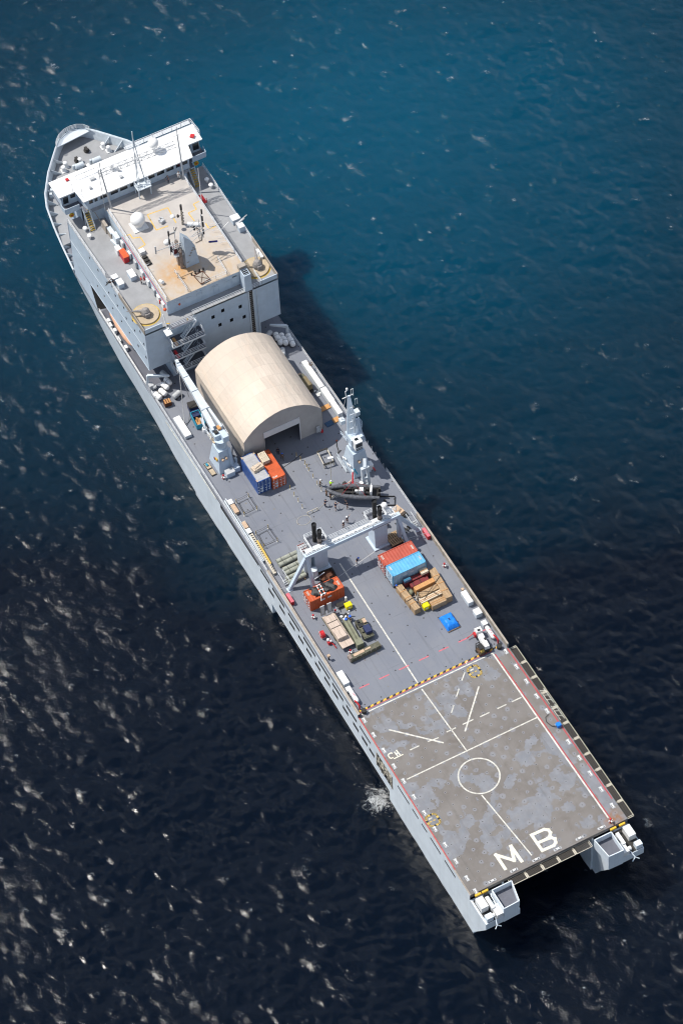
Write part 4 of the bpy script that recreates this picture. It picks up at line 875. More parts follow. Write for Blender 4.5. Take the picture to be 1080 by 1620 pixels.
# wing fittings
for (x_, y_) in ((137.6, 11.0), (135.7, 11.05), (137.2, -11.8), (135.7, -11.85)):
    b = MB(); b.cyl((x_, y_, WZ), (x_, y_, WZ + .6), .2, n=10); b.sphere((x_, y_, WZ + .7), .42, 12, 6, (1, 1, .55)); S('mushroom_vent', b, M['raft'], smooth=True)
def wbox(name, x, y, lx, ly, hh, mat, rz=0, z=WZ):
    b = MB(); b.box(x, y, z, lx, ly, hh * .86, rz, mi=0); b.box(x, y, z + hh * .86, lx * 1.06, ly * 1.06, hh * .14, rz, mi=1); return S(name, b, mat)
wbox('deck_locker', 125.0, 11.5, .9, 1.0, 1.2, [M['grey'], M['white']]); wbox('deck_locker', 123.6, 11.2, 1.3, 1.0, 1.1, [M['grey'], M['white']]); wbox('deck_locker', 124.3, 8.7, 1.7, 1.0, 1.1, [M['grey'], M['white']])
wbox('deck_locker', 126.7, -11.9, 1.2, 1.4, 1.2, [M['grey'], M['white']]); wbox('deck_locker', 124.5, -11.9, 1.0, 1.0, 1.3, [M['grey'], M['white']])
b = MB(); b.bar((125.6, -11.9, WZ + .7), (125.9, -13.2, WZ + .95), .3, .25); b.box(125.5, -11.7, WZ, .5, .5, .9); b.tube([(125.9, -12.9, WZ + 1), (126.2, -13.9, WZ + 1.1)], .1); S('deck_gun_mount', b, M['silver'])
b = MB(); b.bar((124.4, 11.9, WZ + .7), (124.6, 13.0, WZ + .9), .25, .25); b.tube([(124.5, 12.6, WZ + 1), (124.4, 13.5, WZ + .6)], .09); S('deck_gun_mount', b, M['soot'])
b = MB(); b.box(128.6, 8.0, WZ, 2.0, .9, 1.35, mi=0); b.box(128.6, 8.0, WZ + 1.35, 2.1, 1.0, .14, mi=1); S('orange_deck_locker', b, [M['red'], M['orangered']])
wbox('deck_locker', 130.3, 8.3, 1.2, .8, 1.3, [M['white'], M['white']]); wbox('deck_locker', 117.8, -12.0, 1.9, .45, .8, [M['white'], M['white']]); wbox('deck_locker', 134.3, 7.7, 1.6, .7, 1.6, [M['beige'], M['light']])
b = MB(); b.bar((133.5, 7.9, WZ), (131.6, 7.6, WZ + .3), .9, .5); b.box(132.6, 7.5, WZ + .2, 1.6, .8, 1.6); S('stowed_platform', b, M['light'])
b = MB(); b.box(132.6, -8.2, WZ, .9, .7, 1.3); b.box(134.0, -9.0, WZ, 2.0, 1.4, .15); b.rail([(135, -8.2, WZ), (133, -8.2, WZ), (133, -9.7, WZ)], 1.0, 2, 1, .04); S('hose_reel', b, [M['red']])
# --- boat in the port recess
b = MB(); prof = [(129.0, .15, .0), (127.8, .75, .25), (125, 1.05, .35), (122, 1.05, .35), (120.3, .85, .3), (119.5, .35, .1)]
o = 0; n_ = 9; pts = []
for x_, w_, t_ in prof:
    for k in range(n_): 
        a = math.pi * k / (n_ - 1); pts.append((x_, 11.55 + w_ * math.cos(a), 2.3 + (1.0 * t_ * 2.2 + .15) * math.sin(a)))
fs = [(i * n_ + k, i * n_ + k + 1, (i + 1) * n_ + k + 1, (i + 1) * n_ + k) for i in range(len(prof) - 1) for k in range(n_ - 1)]
b.add(pts, fs, 0)
hl = []
for x_, w_, t_ in prof: hl += [(x_, 11.55 + w_ + .06, 2.32), (x_, 11.55 + w_ * .5, 1.2), (x_, 11.55 - w_ * .5, 1.2), (x_, 11.55 - w_ - .06, 2.32)]
b.add(hl, [(i * 4 + k, (i + 1) * 4 + k, (i + 1) * 4 + k + 1, i * 4 + k + 1) for i in range(len(prof) - 1) for k in range(3)], 1)
b.sphere((119.7, 11.6, 2.35), .35, 8, 6, mi=2)
lb = thing('lifeboat', 'faded orange covered lifeboat slung in the port side recess', 'lifeboat', (124.3, 11.6, .9))
for nm, mi_, mt_ in (('canopy', 0, M['boatcov']), ('boat_hull', 1, M['white']), ('rudder', 2, M['orangered'])):
    q = MB(); idx = [i for i, m_ in enumerate(b.m) if m_ == mi_]; mp = {}
    for i in idx:
        f_ = []
        for v_ in b.f[i]:
            if v_ not in mp: mp[v_] = len(q.v); q.v.append(b.v[v_] - Vector((124.3, 11.6, .9)))
            f_.append(mp[v_])
        q.f.append(f_); q.m.append(0)
    q.build(nm, mt_, lb, smooth=True)
b = MB()
for x_ in (128.0, 125.5, 121.2): b.tube([(x_, 9.5, 0), (x_, 9.8, 3.6), (x_, 12.2, 3.9)], .16, 6); b.box(x_, 12.6, .0, .7, .5, .9)
b.rail([(131, 12.95, 0), (112.5, 13.1, 0)], 1.0, 3, 1.6, .04); b.box(127, 12.7, 0, .9, .4, .8); b.box(123.6, 12.75, 0, 1.2, .3, .6)
S('boat_davit', b, M['white'])
b = MB(); b.grid([112, 131], [0, 1], [], lambda x, t: (x, 8.6 + 4.3 * t, .03)); S('boat_deck', b, M['floor'])
# ================================================================== deck cranes, gantry
def ped(mb, cx, cy, b0, t0, z1):
    mb.box(cx, cy, 0, b0[0], b0[1], z1, top=(t0[0] / b0[0], t0[1] / b0[1]))
c1 = MB(); ped(c1, 91.5, 9.35, (3.9, 3.0), (2.3, 2.0), 4.6); c1.cyl((91.5, 9.3, 4.6), (91.5, 9.3, 5.6), .95, .95, 18)
k1 = S('deck_crane', c1, M['grey'], label='port deck crane with its boom lowered forward')
b = MB(); b.cyl((91.6, 9.25, 5.6), (91.6, 9.25, 6.4), 1.1, 1.1, 18); b.box(91.2, 8.7, 6.4, 1.5, 1.0, 1.3, mi=0); b.box(92.6, 9.2, 6.4, 2.0, 2.0, .9, mi=0); b.box(92.9, 8.8, 7.3, .8, .6, .4, mi=1); b.box(92.3, 9.6, 7.3, .6, .6, .35, mi=2)
b.rail([(92.0, 10.6, 6.3), (93.6, 10.7, 6.3)], .9, 2, .8, .05, mi=3); b.rail([(91.2, 7.9, 6.3), (93.8, 7.8, 6.3)], .9, 2, .8, .05, mi=3); b.box(92.4, 10.4, 6.2, 2.2, .5, .08, mi=4); b.box(92.4, 7.95, 6.2, 2.2, .4, .08, mi=4)
S('slewing_house', b, [M['grey'], M['freshwood'], M['soot'], M['rail'], M['gunbase']], k1)
b = MB()
b.bar((97.0, 9.1, 7.75), (107.0, 9.0, 8.6), 1.35, .95, 0, .85, .75)
for s in (.62, -.62): b.bar((92.7, 9.15 + s * 1.25, 7.5), (97.3, 9.1 + s * .85, 7.75), .42, .8)
b.bar((93.2, 9.5, 7.9), (97.0, 9.3, 8.1), .55, .25); b.bar((97.0, 9.1, 8.26), (97.15, 9.1, 8.27), 1.5, .12); b.bar((101, 9.07, 8.62), (101.15, 9.07, 8.64), 1.25, .08); b.bar((104.2, 9.03, 8.85), (104.3, 9.03, 8.86), 1.05, .08)
b.cyl((107.0, 9.35, 8.7), (107.0, 8.65, 8.7), .45, n=12); b.box(107.5, 9.0, 8.6, .7, .5, .8)
b.bar((96.6, 10.3, 6.9), (93.0, 10.35, 5.3), .3, .3); b.tube([(96.8, 9.95, 7.6), (95.0, 10.4, 6.8), (93.4, 10.5, 5.6)], .1)
S('boom', b, M['light'], k1)
b = MB(); b.box(106.6, 9.2, 7.6, .5, .6, .6); b.tube([(106.6, 9.2, 7.6), (103.3, 10.6, 2.0), (101.6, 11.4, .6)], .06); b.cyl((101.6, 11.4, .15), (101.6, 11.4, .6), .17, n=8, mi=1); b.tube([(106.6, 9.2, 7.6), (106.0, 8.2, .9)], .05); b.tube([(101.6, 11.4, .3), (101.9, 10.4, .05), (103, 9.6, .9)], .04, mi=2)
S('hoist_wire', b, [M['wire'], M['orangered'], M['soot']], k1)
b = MB(); b.bar((89.55, 8.5, .9), (90.2, 8.5, 4.8), .45, .1); b.bar((89.55, 8.1, .9), (90.2, 8.3, 4.8), .05, .1); 
for z in np.arange(.6, 4.8, .35): b.bar((89.5 + z * .17 - .05, 8.65, z), (89.5 + z * .17 - .05, 8.15, z), .05, .05)
b.box(89.3, 8.0, 0, 1.3, 1.0, 1.0); b.box(90.0, 7.6, 1.0, .5, .4, .9)
S('crane_ladder', b, M['grey'], k1)
b = MB()
for y, z in ((9.9, 3.0), (9.3, 3.1)): b.cyl((89.95 + z * .0 - .32, y, z), (89.9 + z * .0 + .2, y, z), .22, n=10)
b.box(90.6, 10.74, 2.6, .6, .12, .5, mi=1); b.box(91.2, 10.8, 2.3, .4, .12, .4, mi=2)
S('crane_sign', b, [M['tarptan'], M['yellow'], M['maroon']], k1)
b = MB(); b.box(88.7, 9.4, 0, 1.0, 1.5, 1.0); b.box(88.7, 9.4, 1.0, 1.05, 1.55, .08, mi=1); S('crane_cabinet', b, [M['grey'], M['silver']], k1)
# starboard crane, boom luffed up and away
c2 = MB(); ped(c2, 79.9, -9.5, (4.2, 3.2), (2.3, 2.2), 5.0); c2.cyl((79.9, -9.5, 5.0), (79.9, -9.5, 5.8), .95, n=18)
k2 = S('deck_crane', c2, M['grey'], label='starboard deck crane with its boom raised')
b = MB(); b.cyl((79.9, -9.5, 5.8), (79.9, -9.5, 6.5), 1.15, n=18); b.box(80.4, -9.6, 6.5, 2.3, 2.2, 1.6); b.bar((80.2, -10.9, 5.4), (81.6, -10.9, 9.8), .6, .5); b.rail([(79.2, -11.0, 6.3), (81.6, -11.3, 6.3)], 1.0, 3, .8, .05); b.rail([(81.0, -11.4, 8.0), (82.2, -11.3, 8.0)], 1.6, 3, .5, .05); b.rail([(80.6, -8.3, 6.3), (82.6, -8.2, 6.3)], 1.0, 2, .8, .045)
S('slewing_house', b, M['grey'], k2)
b = MB(); b.box(79.0, -9.35, 6.4, 1.5, 1.35, 1.75, mi=0, top=(.92, .95)); b.box(79.0, -9.35, 8.15, 1.5, 1.4, .1, mi=0); b.box(78.22, -9.35, 7.2, .08, 1.1, .75, mi=1); b.box(79.1, -9.3, 8.26, .5, .6, .04, mi=1); b.bar((78.2, -9.9, 6.5), (78.2, -8.8, 6.5), .06, .06, 1); b.bar((78.2, -9.9, 6.8), (78.2, -8.8, 6.8), .06, .06, 1)
S('crane_cab', b, [M['white'], M['glass']], k2)
b = MB(); b.bar((80.9, -9.6, 7.9), (83.2, -10.4, 14.4), 2.0, 1.0, 0, .45, .5); b.bar((80.6, -8.9, 7.6), (82.5, -9.8, 11.8), .28, .28); b.bar((80.6, -10.8, 7.6), (82.5, -10.4, 11.8), .28, .28); b.box(82.6, -8.6, 9.2, .9, .8, .9, mi=1); b.box(82.7, -11.4, 9.6, .9, .8, .9, mi=1); b.tube([(80.4, -9.0, 8.3), (81.9, -9.5, 13.0)], .06, mi=1); b.tube([(80.4, -10.1, 8.3), (82.2, -10.3, 13.2)], .06, mi=1); [b.box(80.55 + k * .42, -9.6 - k * .14, 9.4 + k * 1.2, .12, 1.3 - k * .24, .14, mi=1) for k in range(4)]; b.cyl((80.2, -9.6, 8.6), (81.2, -9.9, 11.2), .16, n=8, mi=1)
S('boom', b, [M['grey'], M['light']], k2)
b = MB(); b.tube([(83.2, -9.9, 14.4), (83.4, -9.9, 15.6), (83.4, -10.4, 15.8)], .08); b.tube([(83.2, -11.2, 14.4), (83.2, -9.2, 14.4)], .09); b.tube([(83.2, -10.8, 14.5), (83.2, -10.8, 15.8), (83.2, -11.2, 15.8), (83.2, -11.2, 14.0)], .06); b.tube([(82.7, -11.2, 12.2), (82.7, -11.2, 13.6), (82.7, -11.6, 13.6), (82.7, -11.6, 12.2)], .06); b.sphere((83.4, -10.2, 16.1), .22, 8, 6)
S('boom_head', b, M['white'], k2)
b = MB(); b.tube([(83.2, -9.8, 14.3), (82.4, -8.2, 9.2), (80.8, -8.3, 6.0)], .05); S('hoist_wire', b, M['wire'], k2)
b = MB(); b.stairs((83.2, -7.6, .1), (79.6, -7.5, .1), .1, 2)
for k in range(5): b.box(81.4 - k * .8, -7.85, 1.5 + (k % 2) * .5, .5, .14, .4, mi=1)
for y in (-9.2, -10.0): b.cyl((77.95, y, 3.3), (78.5, y, 3.3), .24, n=10, mi=2)
b.box(78.4, -11.2, .2, 1.0, .8, 1.2, mi=1); b.bar((79.2, -11.6, .1), (77.0, -11.4, 1.0), .2, .2, 3)
S('crane_fitting', b, [M['light'], M['white'], M['tarptan'], M['red']], k2)
# boat davit arm holding the inflatable
b = MB(); b.box(75.2, -8.85, 0, 1.0, 1.0, .4); b.bar((75.3, -9.3, .3), (75.5, -9.3, 4.9), .42, .5); b.bar((75.3, -8.35, .3), (75.5, -8.35, 4.9), .42, .5); b.bar((75.5, -9.5, 4.9), (75.5, -8.1, 4.9), .55, .55); b.bar((75.4, -9.5, 2.3), (75.4, -8.1, 2.3), .3, .4); b.bar((75.5, -8.8, 5.1), (76.6, -9.4, 5.9), .5, .5); b.cyl((75.2, -7.9, 1.2), (75.2, -7.9, 2.0), .35, n=10, mi=1); b.tube([(77.2, -7.4, 2.8), (75.7, -6.6, 1.6)], .12, mi=2); b.tube([(77.4, -7.8, 3.2), (76.9, -8.1, 2.2)], .14, mi=3)
S('boat_davit', b, [M['light'], M['white'], M['red'], M['teal']])
# gantry with two pairs of exhausts
g = MB(); g.bar((63.5, 8.5, 6.45), (63.5, -8.75, 6.45), .75, .7)
kg = S('gantry', g, M['grey'], label='transverse gantry carrying two pairs of sooty exhausts')
for (cx, cy) in ((65.4, 5.2), (64.7, -5.3)):
    b = MB(); b.box(cx, cy, .25, 2.3, 2.3, 5.6); b.box(cx, cy, 0, 3.2, 3.0, .25); S('gantry_pillar', b, M['grey'], kg)
    b = MB(); b.prism([(cx - 1.6, cy - 1.6), (cx + 1.7, cy - 1.6), (cx + 1.7, cy + 1.7), (cx - 1.6, cy + 1.7)], 5.85, 6.0, 1, 0); b.rail([(cx - 1.5, cy + 1.6, 6), (cx + 1.6, cy + 1.6, 6), (cx + 1.6, cy - 1.5, 6), (cx - 1.5, cy - 1.5, 6)], 1.15, 3, 1.0, .05, mi=1); b.box(cx + .6, cy - 1.0, 6, .5, .4, .7, mi=1)
    S('exhaust_platform', b, [M['floor'], M['rail']], kg)
    for j, (dx, dy, tz) in enumerate(((.45, .2, 10.6), (-.75, -.1, 10.0))):
        b = MB(); b.cyl((cx + dx, cy + dy, 6), (cx + dx, cy + dy, tz - 1.9), .35, .35, 16, mi=1 if j else 0); b.cyl((cx + dx, cy + dy, tz - 1.9), (cx + dx - .1, cy + dy, tz), .35, .40, 16, cap=False, mi=0); b.disc((cx + dx - .1, cy + dy, tz - .25), .38, 16, mi=2); b.cyl((cx + dx, cy + dy, 7.2), (cx + dx, cy + dy, 7.32), .42, n=16, mi=0)
        S('exhaust_stack', b, [M['soot'], M['rustpipe'], M['dark']], kg, smooth=True)
for top, feet in (((63.5, 8.2), ((63.3, 11.6), (61.9, 8.0))), ((63.5, -8.4), ((63.6, -11.9), (62.2, -9.2), (63.6, -8.6)))):
    for fx, fy in feet: b = MB(); b.bar((top[0], top[1], 6.2), (fx, fy, .1), .5, .6); b.box(fx, fy, 0, .9, .9, .1); S('gantry_leg', b, M['grey'], kg)
b = MB(); b.rail([(64.6, 3.6, 6.5), (64.6, -3.6, 6.5)], 1.1, 3, 1.6, .05); b.bar((64.15, 8, 6.75), (64.15, -8, 6.75), .75, .08); b.rail([(64.4, -6.9, 6.5), (64.4, -8.6, 6.5)], 1.1, 3, .8, .05); b.rail([(65.5, 7.0, 5.6), (65.5, 8.3, 5.6), (63.9, 8.3, 5.6)], 1.0, 3, .8, .05)
S('gantry_walkway', b, M['rail'], kg)
b = MB()
for y in np.arange(-7.5, 8, .75): b.box(63.75, y, 6.8, .25, .35, .2 + .12 * (int(y * 7) % 2))
b.tube([(63.45, 8.2, 6.88), (63.45, -8.2, 6.88)], .06); b.tube([(63.65, 8.2, 6.86), (63.65, -8.2, 6.86)], .05)
S('gantry_cabling', b, M['white'], kg)
b = MB(); b.sphere((66.0, -7.3, 6.9), .55, 12, 8); b.cyl((66.0, -7.3, 6.0), (66.0, -7.3, 6.6), .2, n=8); b.box(65.2, -7.7, 5.7, 1.6, 1.5, .12); S('dome_aerial', b, M['raft'], kg)
b = MB(); b.box(65.8, 7.5, .3, 2.4, 1.3, 4.9, mi=0); b.box(65.8, 7.5, 5.2, 2.3, 1.3, .12, mi=1); [b.bar((64.8 + k * .5, 6.9, 5.35), (64.8 + k * .5, 8.1, 5.35), .12, .08, 2) for k in range(5)]; b.cyl((63.5, 7.0, .6), (63.5, 7.0, 2.2), .7, .55, 14); b.tube([(62.3, 8.2, 1.0), (62.9, 5.5, 1.0)], .1)
S('ventilation_trunk', b, [M['light'], M['greytop'], M['maroon']], kg)
b = MB(); b.strip((63.2, -3.8), (62.0, 2.0), .1, .012); b.strip((62.0, 2.0), (61.6, 3.9), .1, .012); b.tube([(62.3, -9.2, .9), (61.6, -13.1, .9)], .035); b.tube([(63.3, 11.6, .9), (63.6, 13.1, .9)], .035); b.tube([(62.5, -9.2, .1), (61.9, -12.9, .1)], .03); S('deck_wire', b, M['wire'], kg)
# port / starboard raft davits
for sg, pts in ((1, [(112.3, 12.8, 0), (112.3, 12.7, 2.6), (110.0, 9.7, 3.2)]), (-1, [(110.3, -12.6, 0), (110.3, -12.5, 2.6), (111.6, -10.0, 3.0)])):
    b = MB(); b.cyl(pts[0], pts[1], .3, .25, 10); b.bar(pts[1], pts[2], .45, .5, 0, .25, .3); b.box(pts[0][0] - .7, pts[0][1] - .2 * sg, 0, .8, .8, 1.0, mi=1); b.cyl((pts[0][0] - 1.2, pts[0][1] - .9 * sg, .5), (pts[0][0] - 1.2, pts[0][1] - .3 * sg, .5), .3, n=10, mi=1)
    S('raft_davit', b, [M['light'], M['silver']])
# ================================================================== THINGS ON DECK
def bx_thing(name, label, cat, x, y, L, Wd, H, mat, part='body', rz=0, z=0, group=None):
    t = thing(name, label, cat, (x, y, z), rz, group); b = MB(); b.box(0, 0, 0, L, Wd, H); b.build(part, mat, t); return t
# ---- tent hangar
tt = thing('tent_hangar', 'large sand coloured canvas hangar tent with an open grey end', 'tent', (98.3, -1.05, 0))
half = [(7.25, 0), (7.2, 5.6), (6.35, 6.7), (5.3, 7.75), (4.1, 8.6), (2.7, 9.25), (1.3, 9.65), (0, 9.8)]; prof = half + [(-y, z) for y, z in half[-2::-1]]
E0, E1 = -8.9, 8.9
b = MB(); nx = 7; n = len(prof)
xs = [E0 + (E1 - E0) * i / (nx * 2) for i in range(nx * 2 + 1)]
for i, x in enumerate(xs):
    s = 1.0 if i % 2 == 0 else .998
    for y, z in prof: b.v.append(Vector((x, y * s, z * s)))
for i in range(len(xs) - 1):
    for j in range(n - 1): a = i * n + j; b.f.append([a, a + n, a + n + 1, a + 1]); b.m.append(0)
b.build('canopy', M['tan'], tt)
b = MB()
dy0, dy1, dz = 3.5, -3.05, 5.9     # doorway
up = [p for p in prof]
for j in range(n - 1):
    (y0, z0), (y1, z1) = prof[j], prof[j + 1]
    def dn(y, z): return (y, dz if dy1 < y < dy0 else 0.0)
    cuts = sorted({y0, y1, *[c for c in (dy0, dy1) if min(y0, y1) < c < max(y0, y1)]}, reverse=True)
    if abs(y0 - y1) < .2: continue
    for a, c in zip(cuts, cuts[1:]):
        za = np.interp(-a, [-p[0] for p in prof[1:-1]], [p[1] for p in prof[1:-1]]); zc = np.interp(-c, [-p[0] for p in prof[1:-1]], [p[1] for p in prof[1:-1]])
        lo = dz if (dy1 - .01 <= c and a <= dy0 + .01) else 0
        b.quad((E0 + .06, a, lo), (E0 + .06, c, lo), (E0 + .06, c, zc), (E0 + .06, a, za))
b.add([(E0 + .06, 7.25, 0), (E0 + .06, 7.2, 5.6), (E0 + .06, 7.2, 0)], [(0, 1, 2)]); 
b.build('end_wall', M['tentend'], tt)
b = MB(); b.add([(E1 - .06, y, z) for y, z in prof], [tuple(range(n))]); b.build('end_wall', M['tentend'], tt)
b = MB(); b.box(E0 - .02, (dy0 + dy1) / 2, dz - 1.35, .12, dy0 - dy1 + .1, 1.4, mi=0); b.bar((E0, dy1, 0), (E0, dy1, dz), .14, .14, 0); b.bar((E0, dy0, 0), (E0, dy0, dz), .12, .12, 1)
b.build('rolled_door', [M['tentdoor'], M['tentend']], tt)
b = MB(); b.box(E0 - .25, -6.2, .4, .3, .6, 1.3); b.box(E0 - .25, -6.6, .1, .3, .3, .8); b.build('fan_unit', M['silver'], tt)
b = MB(); b.box(E0 - .3, -6.8, 0, .4, .4, .5); b.build('extinguisher_box', M['red'], tt)
b = MB()
for x in (-6, -3, 0, 3, 6):
    b.tube([(x, y * .985, z * .985) for y, z in prof], .08, 5)
b.build('frame', M['silver'], tt)
# ---- shipping containers
def container(name, label, x, y, rz, mat, H=2.59, z=0, topm=None, endm=None, group=None, sidem=None, door=True):
    t = thing(name, label, 'container', (x, y, z), rz, group); L, Wd = 6.06, 2.44
    b = MB(); n = 22
    for s in (1, -1):
        prev = None
        for k in range(n * 2 + 1):
            xx = -L / 2 + .12 + (L - .24) * k / (n * 2); yy = s * (Wd / 2 - (.0 if k % 4 in (0, 1) else .05)) * 1.0
            cur = (xx, yy)
            if prev: b.quad((prev[0], prev[1], .12), (cur[0], cur[1], .12), (cur[0], cur[1], H - .1), (prev[0], prev[1], H - .1), mi=2)
            prev = cur
        for zz in (.06, H - .06): b.bar((-L / 2, s * (Wd / 2 - .06), zz), (L / 2, s * (Wd / 2 - .06), zz), .13, .13, 0)
    for sx in (1, -1):
        for s in (1, -1): b.box(sx * (L / 2 - .08), s * (Wd / 2 - .08), 0, .165, .165, H)
        b.bar((sx * (L / 2 - .06), -Wd / 2, .06), (sx * (L / 2 - .06), Wd / 2, .06), .13, .13); b.bar((sx * (L / 2 - .06), -Wd / 2, H - .06), (sx * (L / 2 - .06), Wd / 2, H - .06), .13, .13)
        b.quad((sx * (L / 2 - .05), -Wd / 2, .1), (sx * (L / 2 - .05), Wd / 2, .1), (sx * (L / 2 - .05), Wd / 2, H - .1), (sx * (L / 2 - .05), -Wd / 2, H - .1))
    nr = 22
    for k in range(nr):
        x0 = -L / 2 + .15 + (L - .3) * k / nr; x1 = x0 + (L - .3) / nr; zz = H - .05 - (.03 if k % 2 else 0); z2 = H - .05 - (.03 if (k + 1) % 2 else 0)
        b.quad((x0, -Wd / 2 + .05, zz), (x1, -Wd / 2 + .05, z2), (x1, Wd / 2 - .05, z2), (x0, Wd / 2 - .05, zz), mi=1)
    b.build('body', [mat, topm or mat, sidem or mat], t)
    for sx in (1, -1):
        for s in (1, -1):
            if topm: q = MB(); q.box(sx * (L / 2 - .35), s * (Wd / 2 - .12), H + .0, .5, .2, .06); q.build('corner_casting', M['tarptan'], t)
    if not topm:
        q = MB(); rr = random.Random(int(x * 10))
        for sx in (-1, 1): [q.box(sx * (L / 2 - .45), -.35 + .22 * k + (.5 if sx < 0 else 0), H - .045, .32, .12, .012) for k in range(4)]
        q.build('painted_mark', M['line'], t)
        q = MB(); [q.box(-.8 + 1.2 * k, s * (Wd / 2 + .0), H * .62, .7, .02, .35) for k in range(2) for s in (-1, 1)]; q.build('side_plate', M['light'], t)
    if door:
        d = MB()
        for s in (1, -1): d.box(-L / 2 - .02, s * .6, .14, .06, 1.14, H - .28)
        dd = d.build('door', endm or mat, t); r_ = MB()
        for y_ in (-.95, -.35, .35, .95): r_.cyl((-L / 2 - .08, y_, .15), (-L / 2 - .08, y_, H - .15), .035, n=6); [r_.box(-L / 2 - .08, y_ + .12, zz, .05, .32, .1) for zz in (.5, 1.1, 1.9)]
        for zz in (.55, 1.25): r_.box(-L / 2 - .07, .5, zz, .03, .5, .3)
        r_.build('locking_bar', M['light'], dd)
    return t
container('shipping_container', 'navy blue container with a flat grey top beside the tent opening', 85.75, 6.03, 0, M['bluebox'], 3.25, topm=M['greytop'])
container('shipping_container', 'orange container with pallets on its roof beside the navy blue container', 85.45, 3.45, 0, M['orange'], 2.59)
container('shipping_container', 'orange container with a black tarpaulin on its roof behind the gantry', 59.03, 7.57, R(-90), M['orange'], 2.59)
container('shipping_container', 'brick red container lying across the deck beside the starboard gantry pillar', 58.99, -5.88, R(-90), M['redbox'], 2.75, .45)
container('shipping_container', 'light blue container with a rust patch on its roof', 56.5, -5.95, R(-90), M['skybox'], 2.75, .45, sidem=M['skyside'], endm=M['skyside'])
for x, lb in ((58.99, 'low steel flat rack under the brick red container'), (56.5, 'low steel flat rack under the light blue container')):
    t = thing('flat_rack', lb, 'flat rack', (x, -5.9, 0), R(-90)); b = MB(); b.box(0, 0, .2, 6.0, 2.3, .25); b.build('bed', M['rustflat'], t)
    for sx in (-2.4, 0, 2.4): b = MB(); b.box(sx, 0, 0, .5, 2.2, .2); b.build('bearer', M['soot'], t)
# things on top of the containers
t = thing('tarp_bundle', 'cream tarpaulin bundle lying on the grey container top', 'bundle', (85.3, 5.85, 3.26), R(8)); b = MB(); b.box(0, 0, 0, 1.2, 2.0, .55, top=(.8, .95)); b.box(.1, .05, .55, .7, 1.5, .18, .2, top=(.7, .9)); b.build('canvas', paint('cream_tarpaulin', (.58, .47, .36), .25, 3, 0, .8, bump=.8), t)
b = MB()
for y in (-.6, .5): b.bar((-.62, y, .3), (.62, y, .6), .06, .5)
b.build('lashing', M['rope'], t)
t = thing('pallet_stack', 'stack of pale wooden pallets on the orange container roof', 'pallets', (86.9, 3.9, 2.62))
for k in range(4):
    b = MB()
    for y in np.arange(-.52, .6, .26): b.box(0, y, .13 + .2 * k, 2.1, .17, .04)
    for x in (-.95, 0, .95): b.box(x, 0, .2 * k, .14, 1.2, .12)
    b.build('pallet', M['palewood'], t)
t = thing('black_tarp', 'crumpled black tarpaulin thrown over the orange container roof', 'tarpaulin', (59.1, 7.6, 2.6), R(-90)); b = MB(); rr = random.Random(3)
nu, nv = 15, 9
for i in range(nu + 1):
    for j in range(nv + 1):
        x, y = -2.0 + 4.0 * i / nu, -1.0 + 2.0 * j / nv; e = min(i, nu - i, j, nv - j); x += .25 * math.sin(j * 1.1) * (e == 0) + rr.uniform(-.06, .06); y += .2 * math.sin(i * .9) * (e == 0)
        b.v.append(Vector((x, y, .03 if e == 0 else .18 + .14 * math.sin(i * 1.3 + j * .7) + rr.uniform(0, .14))))
for i in range(nu):
    for j in range(nv): a = i * (nv + 1) + j; b.f.append([a, a + nv + 1, a + nv + 2, a + 1]); b.m.append(0)
b.build('sheet', M['tarpblk'], t, smooth=True)
t = thing('barrier_frame', 'red and white striped barrier frame lying on the black tarpaulin', 'barrier', (58.9, 8.1, 3.05)); b = MB(); n8 = 6
for s in (-.3, .3):
    for k in range(n8): b.bar((1.1 - k * .38, s + .1 * k * .3, .0), (1.1 - (k + 1) * .38, s + .1 * (k + 1) * .3, 0), .14, .1, k % 2)
for x in (.9, -.1, -1.0): b.bar((x, -.35, .05), (x, .45, .05), .1, .1, 1)
b.bar((-.9, .5, 0), (-2.0, 1.0, -.1), .07, .07, 1); b.build('rails', [M['orangered'], M['white']], t)
# ---- brown tray, bins, crates
t = thing('steel_tray', 'rusty brown open steel tray at the foot of the port gantry pillar', 'tray', (62.3, 5.3, 0), R(-5)); b = MB(); b.box(0, 0, .5, 2.2, 2.6, .06, mi=0)
for a, c in (((-1.1, -1.3), (1.1, -1.3)), ((1.1, -1.3), (1.1, 1.3)), ((1.1, 1.3), (-1.1, 1.3)), ((-1.1, 1.3), (-1.1, -1.3))): b.bar((*a, .62), (*c, .62), .16, .35, 1)
b.build('tray', [M['rustflat'], M['soot']], t); b = MB(); [b.box(x, y, 0, .2, .2, .5) for x in (-1, 1) for y in (-1.2, 1.2)]; b.box(-.9, .7, .75, .3, .5, .1); b.box(.8, -1.2, .7, .5, .3, .15); b.build('leg', M['soot'], t)
def bin_(label, x, y, rz=0):
    t = thing('yellow_bin', label, 'bin', (x, y, 0), rz, 'yellow bins on deck'); b = MB(); b.box(0, 0, .12, .8, 1.0, .85, top=(1.08, 1.06)); b.build('body', M['ybin'], t)
    b = MB(); b.box(0, 0, .98, .95, 1.15, .12, top=(.8, .85)); b.build('lid', M['ybin'], t); b = MB(); [b.box(x_, y_, 0, .1, .12, .14) for x_ in (-.35, .35) for y_ in (-.4, .4)]; b.build('foot', M['black'], t); b = MB(); b.box(-.46, 0, .5, .03, .4, .25); b.build('label_plate', M['white'], t)
bin_('yellow bin near the olive vehicle and the orange container', 55.5, 5.1); bin_('yellow bin at the end of the timber crates', 49.3, -5.56)
